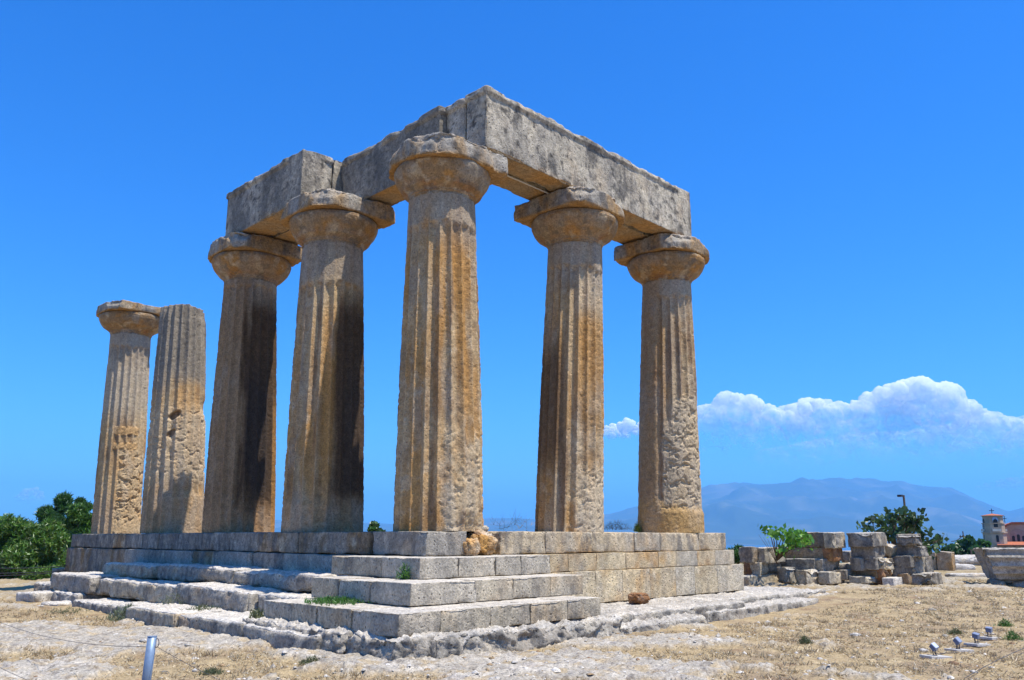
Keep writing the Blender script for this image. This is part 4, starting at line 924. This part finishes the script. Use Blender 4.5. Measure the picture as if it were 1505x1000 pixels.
def gravel():
    rg = np.random.default_rng(95); n = 5200
    r = 8.5+rg.uniform(0, 1, n)**1.3*24; a = np.radians(46.3)+rg.uniform(-.6, .6, n); x = CAM[0]+r*np.cos(a); y = CAM[1]+r*np.sin(a)
    k = ~((x > -3.4) & (y > -3.3+.05*x) & (x < 12)); x, y = x[k], y[k]; n = len(x); z = ground_z(x, y)
    ico = np.array([(1, 0, 0), (-1, 0, 0), (0, 1, 0), (0, -1, 0), (0, 0, 1), (0, 0, -1), (.6, .6, .5), (-.6, .6, .5), (-.6, -.6, .5), (.6, -.6, .5)])
    T = np.array([(4, 6, 7), (4, 7, 8), (4, 8, 9), (4, 9, 6), (0, 2, 6), (2, 1, 7), (1, 3, 8), (3, 0, 9), (6, 2, 7), (7, 1, 8), (8, 3, 9), (9, 0, 6)])
    s = .010*np.exp(rg.normal(.25, .65, n)); s = np.minimum(s, .09)
    V = ico[None]*s[:, None, None]*rg.uniform(.6, 1.3, (n, 1, 3))*np.array([1.2, 1.2, .7])*(1+rg.normal(0, .15, (n, 10, 1)))
    ang = rg.uniform(0, 6.28, n); ca, sa = np.cos(ang)[:, None], np.sin(ang)[:, None]
    V = np.stack([V[..., 0]*ca-V[..., 1]*sa, V[..., 0]*sa+V[..., 1]*ca, V[..., 2]], -1)+np.stack([x, y, z], -1)[:, None]
    cc = np.array([WHITE, WHITE*.8, GREY, TAN, BROWN*1.2])[rg.choice(5, n, p=[.4, .25, .15, .12, .08])]
    F = (T[None]+np.arange(n)[:, None, None]*10).reshape(-1, 3)
    tag(obj('gravel', mesh('gravel', V.reshape(-1, 3), F, M_STONE, np.repeat(cc, 10, 0), False)), kind='stuff')
gravel()

# ------------------------------------------------------------------ village beyond the plateau
def church():
    fwd = 165; ppm = F_PX/fwd; c = at(1462, 789, fwd); top = lambda v: (789-v)/ppm          # heights relative to the eye
    stone = plain('church_stone', (.43, .33, .24), .9, 0, .15, 1.2, .2); tile = plain('terracotta_tiles', (.42, .14, .07), .8, 0, .25, 3, .4)
    dark = plain('church_glass_and_shade', (.03, .03, .035), .3); white = plain('church_white', (.55, .5, .43), .8, 0, .08, 2, .1); blue = plain('clock_face', (.35, .45, .62), .4)
    root = thing('church', 'stone village church with red tiled roofs and clock bell tower', 'church', (c[0], c[1], -13.0), (0, 0, YAW-math.pi/2-R_(27)))
    zb = 13.0                      # eye level in local z; local x runs to the viewer's right, y away
    m = MB(); h = 1.62; ch = .7
    oct_ = [(-h+ch, -h), (h-ch, -h), (h, -h+ch), (h, h-ch), (h-ch, h), (-h+ch, h), (-h, h-ch), (-h, -h+ch)]
    ro = math.radians(12); rot = lambda p: (p[0]*math.cos(ro)-p[1]*math.sin(ro), p[0]*math.sin(ro)+p[1]*math.cos(ro))
    O = [rot(p) for p in oct_]; sc = lambda k: [(p[0]*k, p[1]*k) for p in O]
    z = lambda v: zb+top(v)
    tw = MB().prism(sc(1.12), 2, 0, z(784.5)).prism(sc(1.24), 2, z(784.5)+.004, z(783)).prism(sc(1.06), 2, z(783)+.004, z(771)).prism(sc(1.14), 2, z(771)+.004, z(769.8)).prism(sc(.98), 2, z(769.8)+.004, z(760.2)).prism(sc(1.1), 2, z(760.2)+.004, z(759.2)).build('bell_tower', stone, root)
    R = MB(); ap = (0, 0, z(756.2)); ring = [(p[0]*1.16, p[1]*1.16, z(759.15)) for p in O]; R.add(ring+[ap], [(k, (k+1) % 8, 8) for k in range(8)]+[tuple(range(8))[::-1]]); R.build('tower_roof', tile, root)
    MB().box(-.06, .06, -.06, .06, z(756.6), z(749)).box(-.45, .45, -.05, .05, z(752)-.06, z(752)+.06).build('cross', M_DARK, root)
    def panel(name, k, w, za, zc, mat, arch=True, rr=1.0, off=.04, parent=root):
        a, b = Vector((*O[k], 0))*rr, Vector((*O[(k+1) % 8], 0))*rr; mid = (a+b)/2; t = (b-a).normalized(); n = Vector((t.y, -t.x, 0))
        pts = [(-w/2, za), (w/2, za), (w/2, zc)]+([(w/2*math.cos(q), zc+w/2*math.sin(q)) for q in np.linspace(0, math.pi, 9)][1:-1] if arch else [])+[(-w/2, zc)]
        f = [mid+n*off+t*p[0]+Vector((0, 0, p[1])) for p in pts]; g = [p-n*.3 for p in f]; k_ = len(pts)
        MB().add(f+g, [tuple(range(k_)), tuple(range(k_, 2*k_))[::-1]]+[(i, i+k_, (i+1) % k_+k_, (i+1) % k_) for i in range(k_)]).build(name, mat, parent)
    # faces 6 (viewer's left), 7 chamfer, 0 (front), 1 chamfer, 2 (viewer's right)
    for k, w in ((6, 1.0), (0, .95), (2, 1.0)):
        panel('belfry_opening', k, w*.75, z(776), z(767), dark, rr=1.06)  # dark panel stands in for the shade inside the open arch
        panel('tower_window', k, w*.5, z(797), z(789), dark, rr=1.12)
    for k in (6, 0, 2): panel('balcony', k, 1.5, z(782), z(778.5), white, False, 1.08, .35)
    # clock on the front face, high up
    a, b = Vector((*O[0], 0)), Vector((*O[1], 0)); mid = (a+b)/2; n = Vector(((b-a).normalized().y, -(b-a).normalized().x, 0))
    ck = MB().tube([tuple(mid+n*.0+Vector((0, 0, z(765.2)))), tuple(mid+n*.09+Vector((0, 0, z(765.2))))], .5, 24).build('clock', blue, root)
    MB().tube([tuple(mid+n*.10+Vector((0, 0, z(765.2)))), tuple(mid+n*.10+Vector((.05, 0, z(765.2)+.38)))], .035, 5).tube([tuple(mid+n*.10+Vector((0, 0, z(765.2)))), tuple(mid+n*.10+Vector((.25, 0, z(765.2)-.05)))], .035, 5).build('clock_hand', M_DARK, ck)
    # nave with gable towards the viewer
    X = lambda u: (u-1462)/ppm*.87
    nx0, nx1, nxm = X(1477), X(1540), X(1500); ze, zg = z(777), z(771.5)
    nv = MB().prism([(nx0, 0), (nx1, 0), (nx1, z(782)), (nxm+1.2, zg), (nxm-1.2, zg), (nx0, ze)], 1, 3.0, 20).build('nave', stone, root)
    MB().prism([(nx0-.3, ze-.05), (nxm-1.2, zg+.06), (nxm+1.2, zg+.06), (nx1+.3, z(782)-.05), (nx1+.3, z(782)+.3), (nxm+1.1, zg+.42), (nxm-1.1, zg+.42), (nx0-.3, ze+.25)], 1, 2.7, 20.3).build('nave_roof', tile, root)
    MB().box(nxm-2.2, nxm-2.1, 4, 4.1, zg+.2, zg+1.6).box(nxm-2.5, nxm-1.8, 4, 4.1, zg+1.05, zg+1.15).build('gable_cross', M_DARK, root)
    gx = X(1498)
    def arch(name, x, w, za, zc, y, mat, d=.2):
        pts = [(x-w/2, za), (x+w/2, za), (x+w/2, zc)]+[(x+w/2*math.cos(q), zc+w/2*math.sin(q)) for q in np.linspace(0, math.pi, 11)][1:-1]+[(x-w/2, zc)]
        return MB().prism(pts, 1, y, y+d).build(name, mat, root)
    arch('gable_arch', gx, 2.9, z(797), z(789), 2.93, plain('church_stone_dark', (.33, .26, .22), .9, 0, .15, 2, .2))
    for q in (-.85, 0, .85): arch('window', gx+q, .5, z(797.5), z(790 if q else 788), 2.88, dark)
    ax0, ax1 = X(1466), X(1545)
    MB().box(ax0, ax1, -2.2, 3.1, 0, z(803)).build('aisle', stone, root)
    MB().prism([(-2.7, z(803)), (3.0, z(798.6)), (3.0, z(798.6)+.28), (-2.7, z(803)+.28)], 0, ax0-.3, ax1+.3).build('aisle_roof', tile, root)
    for q in range(7): arch('aisle_arch', ax0+1+q*1.6, 1.1, z(813), z(807.5), -2.26, plain('arch_shade', (.22, .18, .16), .9), .2)
church()
def utility_pole(label, u, v0, fwd, lamp=False, h=8.0, arms=True):
    t = at(u, v0, fwd); root = thing('utility_pole', label, 'pole', (t[0], t[1], t[2]-h), group=None)
    MB().tube([(0, 0, 0), (0, 0, h)], [.11, .07] if not lamp else [.09, .055], 10).build('pole', plain('pole_wood', (.04, .033, .03), .9), root, smooth=True)
    if arms: MB().box(-.5, .5, -.05, .05, h-.75, h-.62).tube([(-.4, 0, h-.62), (-.4, 0, h-.45)], .05, 6).tube([(.4, 0, h-.62), (.4, 0, h-.45)], .05, 6).build('crossarm', M_DARK, root, rot=(0, 0, YAW+.6))
    if lamp: MB().tube([(0, 0, h-.12), (-.10, .08, h+.0), (-.16, .12, h-.02)], .035, 6).box(-.34, -.10, .0, .22, h-.10, h+.02).build('lamp_arm', M_DARK, root)
    return t
t1 = utility_pole('tall dark pole with a small lamp rising behind the fig tree', 1328, 728, 48, True, 7.0, False)
t2 = utility_pole('dark utility pole with wires left of the church', 1415, 781, 110, False, 8.0, True)
t3 = utility_pole('short pale pole in front of the round tree by the red roof', 1427, 808, 75, False, 3.5, False)
wire('overhead wire from the utility pole to the church', t2-np.array([0, 0, .5]), at(1452, 795, 160), .6, .05, name='overhead_wire')
wire('overhead wire falling from the utility pole towards the fig tree', t2-np.array([0, 0, .5]), at(1398, 796, 110), .2, .05, name='overhead_wire')
# small red roofed house
q = at(1437, 846, 78); root = thing('small_house', 'low house of which only the red roof shows behind the dry grass', 'house', (q[0], q[1], q[2]-3.0), (0, 0, YAW-math.pi/2))
MB().box(-1.6, 3, 0, 3, 0, 3.2).build('wall', plain('house_plaster', (.5, .42, .35)), root)
MB().add([(-2.0, -.3, 3.21), (3.4, -.3, 3.21), (3.4, 3.3, 3.21), (-2.0, 3.3, 3.21), (.4, 1.5, 3.95), (1.6, 1.5, 3.95)], [(0, 1, 5, 4), (1, 2, 5), (2, 3, 4, 5), (3, 0, 4), (3, 2, 1, 0)]).build('roof', plain('red_tiles', (.55, .15, .08), .8, 0, .2, 4, .3), root)
GT = 'trees round the church'
tree('round_tree', 'dense round dark green tree left of the church', 1418, 789, 840, 62, 100, 3201, DKG+PINE[:1], 18, 7000, .42, group=GT, crown_from=.1, kind='leaf', aspect=.4)
tree('round_tree', 'dark green tree pressed against the bell tower', 1444, 792, 840, 34, 110, 3202, DKG+PINE[:1], 12, 3500, .42, group=GT, crown_from=.1, kind='leaf', aspect=.4)
tree('round_tree', 'olive green low tree between the fig tree and the round one', 1385, 803, 842, 40, 95, 3203, [(.05, .08, .03)]+DKG, 12, 3000, .4, group=GT, crown_from=.1, kind='leaf', aspect=.4)
tree('round_tree', 'hazy distant tree at the foot of the utility pole', 1396, 800, 830, 40, 190, 3204, DKG+PINE[:1], 10, 2200, .7, group=GT, crown_from=.1, kind='leaf', aspect=.4)
tree('round_tree', 'small dark shrub behind the top of the fluted drum', 1500, 806, 830, 30, 70, 3205, [(.10, .10, .03)]+DKG, 10, 1500, .3, group=GT, crown_from=.1, kind='leaf', aspect=.4)

# ------------------------------------------------------------------ sea, mountains
def sea():
    m, nt, b = new_mat('sea_water'); b.inputs['Base Color'].default_value = (.02, .07, .13, 1); b.inputs['Roughness'].default_value = .25; b.inputs['Specular IOR Level'].default_value = .5
    tc = N(nt, 'ShaderNodeTexCoord'); n = N(nt, 'ShaderNodeTexNoise'); n.inputs['Scale'].default_value = .02; n.inputs['Detail'].default_value = 8; nt.links.new(tc.outputs['Object'], n.inputs['Vector'])
    bp = N(nt, 'ShaderNodeBump'); bp.inputs['Strength'].default_value = .3; bp.inputs['Distance'].default_value = 2; nt.links.new(n.outputs['Fac'], bp.inputs['Height']); nt.links.new(bp.outputs[0], b.inputs['Normal'])
    k = 48; V = [(0, 0, 0)]+[(30000*math.cos(2*math.pi*i/k), 30000*math.sin(2*math.pi*i/k), 0) for i in range(k)]
    tag(obj('sea', mesh('sea', V, [(0, 1+i, 1+(i+1) % k) for i in range(k)], m), None, (0, 0, -82)), kind='structure')
sea()
RIDGE = [(-500, 768), (-200, 772), (100, 770), (330, 762), (560, 770), (640, 772), (720, 764), (745, 763), (785, 765), (840, 766), (890, 757), (940, 745), (985, 730), (1035, 718), (1058, 714), (1080, 712), (1105, 715), (1130, 713), (1165, 710), (1200, 710.5), (1270, 711.5), (1310, 716), (1340, 721), (1375, 723), (1395, 732), (1420, 742), (1450, 753), (1478, 747), (1505, 742), (1600, 735), (1800, 750), (2000, 760)]
def mountains():
    us = np.linspace(-500, 2000, 620); rv = np.interp(us, [a for a, _ in RIDGE], [b for _, b in RIDGE])
    nd = 130; ds = np.linspace(0, 1, nd); U, Dn = np.meshgrid(us, ds, indexing='ij')
    ridge_d = 19000.; fw = 9200+(23000-9200)*Dn
    hr = (CH/2-rv)*0
    # direction of each photo column on the horizontal plane
    dirs = FWD[None, :2]+RGT[None, :2]*((us[:, None]-CW/2)/F_PX)*1.0
    base = np.stack([CAM[0]+dirs[:, None, 0]*fw, CAM[1]+dirs[:, None, 1]*fw], -1)
    el = np.array([at(u, v, ridge_d)[2] for u, v in zip(us, rv)])
    t = (fw-9200)/(ridge_d-9200)
    prof = np.where(t < 1, sstep(0, 1.08, t)**1.0*.55+.45*np.clip(t, 0, 1)**1.5, np.clip(1-(t-1)*1.6, 0, 1))
    X = np.stack([base[..., 0].ravel(), base[..., 1].ravel(), np.zeros(base[..., 0].size)], -1)
    n = fbm(X, 1/2600., 6, 401, .5, True).reshape(prof.shape); n2 = fbm(X, 1/900., 4, 402, .5).reshape(prof.shape)
    w = np.clip(t, 0, 1)*np.clip(1.0-t, 0, 1)*4
    z = -90+(el[:, None]+90)*prof+w*(n*.33*el[:, None]+n2*40)*(t < 1)+15*n2*np.clip(1-np.abs(t-1)*6, 0, 1)
    V = np.stack([base[..., 0].ravel(), base[..., 1].ravel(), z.ravel()], -1)
    I = np.arange(len(us)*nd).reshape(len(us), nd); F = np.stack([I[:-1, :-1], I[1:, :-1], I[1:, 1:], I[:-1, 1:]], -1).reshape(-1, 4)
    c = np.repeat(np.array([[.05, .065, .04]]), len(V), 0); c = mixc(c, (.24, .21, .17), .7*sstep(.1, .5, fbm(X, 1/1800., 5, 403, .6))); c = mixc(c, (.16, .15, .09), .6*sstep(0, .5, fbm(X, 1/700., 4, 404)))
    m, nt, b = new_mat('mountain_scrub'); a = N(nt, 'ShaderNodeAttribute'); a.attribute_name = 'col'; nt.links.new(a.outputs['Color'], b.inputs['Base Color']); b.inputs['Roughness'].default_value = 1
    tag(obj('mountain', mesh('mountain', V, F, m, c)), kind='structure')
mountains()
# ------------------------------------------------------------------ haze: the air between here and the mountains
def haze():
    m = bpy.data.materials.new('air'); m.use_nodes = True; nt = m.node_tree; nt.nodes.clear()
    out = N(nt, 'ShaderNodeOutputMaterial'); v = N(nt, 'ShaderNodeVolumePrincipled')
    v.inputs['Color'].default_value = (.20, .56, 1.0, 1); v.inputs['Density'].default_value = HAZE_D; v.inputs['Anisotropy'].default_value = 0.0
    nt.links.new(v.outputs[0], out.inputs['Volume'])
    bx = MB().box(-26000, 26000, -26000, 26000, -160, 1400).build('haze', m); tag(bx, kind='stuff')
HAZE_D = 7.6e-5
haze()
# ------------------------------------------------------------------ clouds
def cloud_mat():
    m = bpy.data.materials.new('cloud_vapour'); m.use_nodes = True; nt = m.node_tree; nt.nodes.clear(); L = nt.links.new
    out = N(nt, 'ShaderNodeOutputMaterial'); at_ = N(nt, 'ShaderNodeAttribute'); at_.attribute_name = 'col'
    mx = N(nt, 'ShaderNodeBsdfPrincipled'); mx.inputs['Base Color'].default_value = (.98, .97, .96, 1); mx.inputs['Roughness'].default_value = 1; mx.inputs['Specular IOR Level'].default_value = 0
    mx.inputs['Subsurface Weight'].default_value = 1; mx.inputs['Subsurface Radius'].default_value = (1, 1, 1); mx.inputs['Subsurface Scale'].default_value = 1500
    ge = N(nt, 'ShaderNodeNewGeometry'); va = N(nt, 'ShaderNodeVectorMath', operation='ADD'); va.inputs[1].default_value = (.1, -.2, .5); vn = N(nt, 'ShaderNodeVectorMath', operation='NORMALIZE')
    L(ge.outputs['Normal'], va.inputs[0]); L(va.outputs[0], vn.inputs[0]); L(vn.outputs[0], mx.inputs['Normal'])      # light scatters deep into vapour: softened normal
    tl = N(nt, 'ShaderNodeBsdfTranslucent'); tl.inputs[0].default_value = (.97, .97, .98, 1); m1 = N(nt, 'ShaderNodeMixShader'); m1.inputs[0].default_value = .3
    L(mx.outputs[0], m1.inputs[1]); L(tl.outputs[0], m1.inputs[2]); mx = m1
    tr = N(nt, 'ShaderNodeBsdfTransparent'); m2 = N(nt, 'ShaderNodeMixShader')
    sp = N(nt, 'ShaderNodeSeparateColor'); L(at_.outputs['Color'], sp.inputs[0]); L(sp.outputs[0], m2.inputs[0])
    L(tr.outputs[0], m2.inputs[1]); L(mx.outputs[0], m2.inputs[2]); L(m2.outputs[0], out.inputs[0])
    return m
M_CLOUD = cloud_mat()
def cloud(label, outline, bottom, seed, D=33000, dens=1.0, rmin=9, rmax=24, fade=(0.05, .85), amax=1.0, step=9):
    """outline: photo points along the top edge; bottom: v of the base; a heap of puffs joined into one body"""
    rg = np.random.default_rng(seed); k = D/F_PX; c0 = at((outline[0][0]+outline[-1][0])/2, bottom, D)
    me = bpy.data.meshes.new('tmp'); import bmesh
    bm = bmesh.new(); ou = np.array(outline, float)
    for u in np.arange(ou[0, 0], ou[-1, 0], step):
        vt = np.interp(u, ou[:, 0], ou[:, 1]); v = vt
        while v < bottom:
            r = (rmin+(rmax-rmin)*rg.uniform(0, 1)**1.6)*min(1, .45+.6*(bottom-vt)/60); v_ = v+r*.8
            p = at(u+rg.uniform(-5, 5), v_, D+rg.uniform(-30, 30)*k)-c0
            bmesh.ops.create_icosphere(bm, subdivisions=2, radius=r*k, matrix=Matrix.Translation(Vector(p)))
            v += r*rg.uniform(.8, 1.3)
    bm.to_mesh(me); bm.free()
    o = bpy.data.objects.new('tmp', me); COL.objects.link(o); md = o.modifiers.new('r', 'REMESH'); md.mode = 'VOXEL'; md.voxel_size = 2.0*k
    dg = bpy.context.evaluated_depsgraph_get(); ev = o.evaluated_get(dg).to_mesh(); nv = len(ev.vertices)
    V = np.empty(nv*3); ev.vertices.foreach_get('co', V); V = V.reshape(-1, 3); Nn = np.empty(nv*3); ev.vertices.foreach_get('normal', Nn); Nn = Nn.reshape(-1, 3)
    F = np.array([list(p.vertices) for p in ev.polygons]); bpy.data.objects.remove(o)
    X = V/(20*k)+seed
    bil = 1-np.abs(fbm(X, 1.1, 5, seed, .58))*2.4
    V = V+Nn*(bil*2.6*k)[:, None]+Nn*(fbm(X, 4, 5, seed+3, .6)*1.7*k)[:, None]
    zt = V[:, 2]/k/(bottom-ou[:, 1].min())
    a = sstep(fade[0], fade[1], zt+.45*fbm(X, .9, 5, seed+7, .6))*amax
    col = np.repeat(a[:, None], 3, 1)
    return tag(obj('cloud', mesh('cloud', V, F, M_CLOUD, col), None, tuple(c0)), label, 'cloud', kind='thing')
cloud('big heaped white cumulus bank towering over the mountain', [(1036, 606), (1055, 592), (1075, 578), (1095, 582), (1112, 588), (1135, 604), (1165, 596), (1190, 590), (1215, 588), (1245, 600), (1262, 590), (1285, 576), (1310, 566), (1335, 560), (1352, 558), (1372, 566), (1392, 568), (1405, 586), (1430, 592), (1446, 606), (1475, 616), (1505, 618), (1560, 610), (1600, 625)], 672, 11, rmin=5, rmax=27, fade=(.0, 1.0), amax=.82)
cloud('small white cumulus puff peeping out between the flank columns', [(886, 632), (905, 624), (922, 617), (935, 620), (960, 628)], 646, 12, rmin=6, rmax=12, fade=(.0, .7), amax=.82)
cloud('faint pinkish cloud low over the pines', [(22, 732), (40, 720), (52, 718), (70, 730)], 742, 13, rmin=4, rmax=8, fade=(.1, 1.2), amax=.55, step=6)
cloud('faint flat cloud low at the frame edge over the church', [(1440, 716), (1475, 706), (1510, 702), (1550, 708), (1590, 716)], 728, 14, rmin=5, rmax=9, fade=(.1, 1.4), amax=.35, step=7)
cloud('pale veil of thin cloud under and beyond the big cumulus, fading into the haze', [(1120, 664), (1190, 652), (1260, 640), (1340, 636), (1420, 622), (1490, 616), (1560, 612), (1620, 620)], 700, 15, D=36000, rmin=8, rmax=16, fade=(.1, 1.6), amax=.42, step=8)
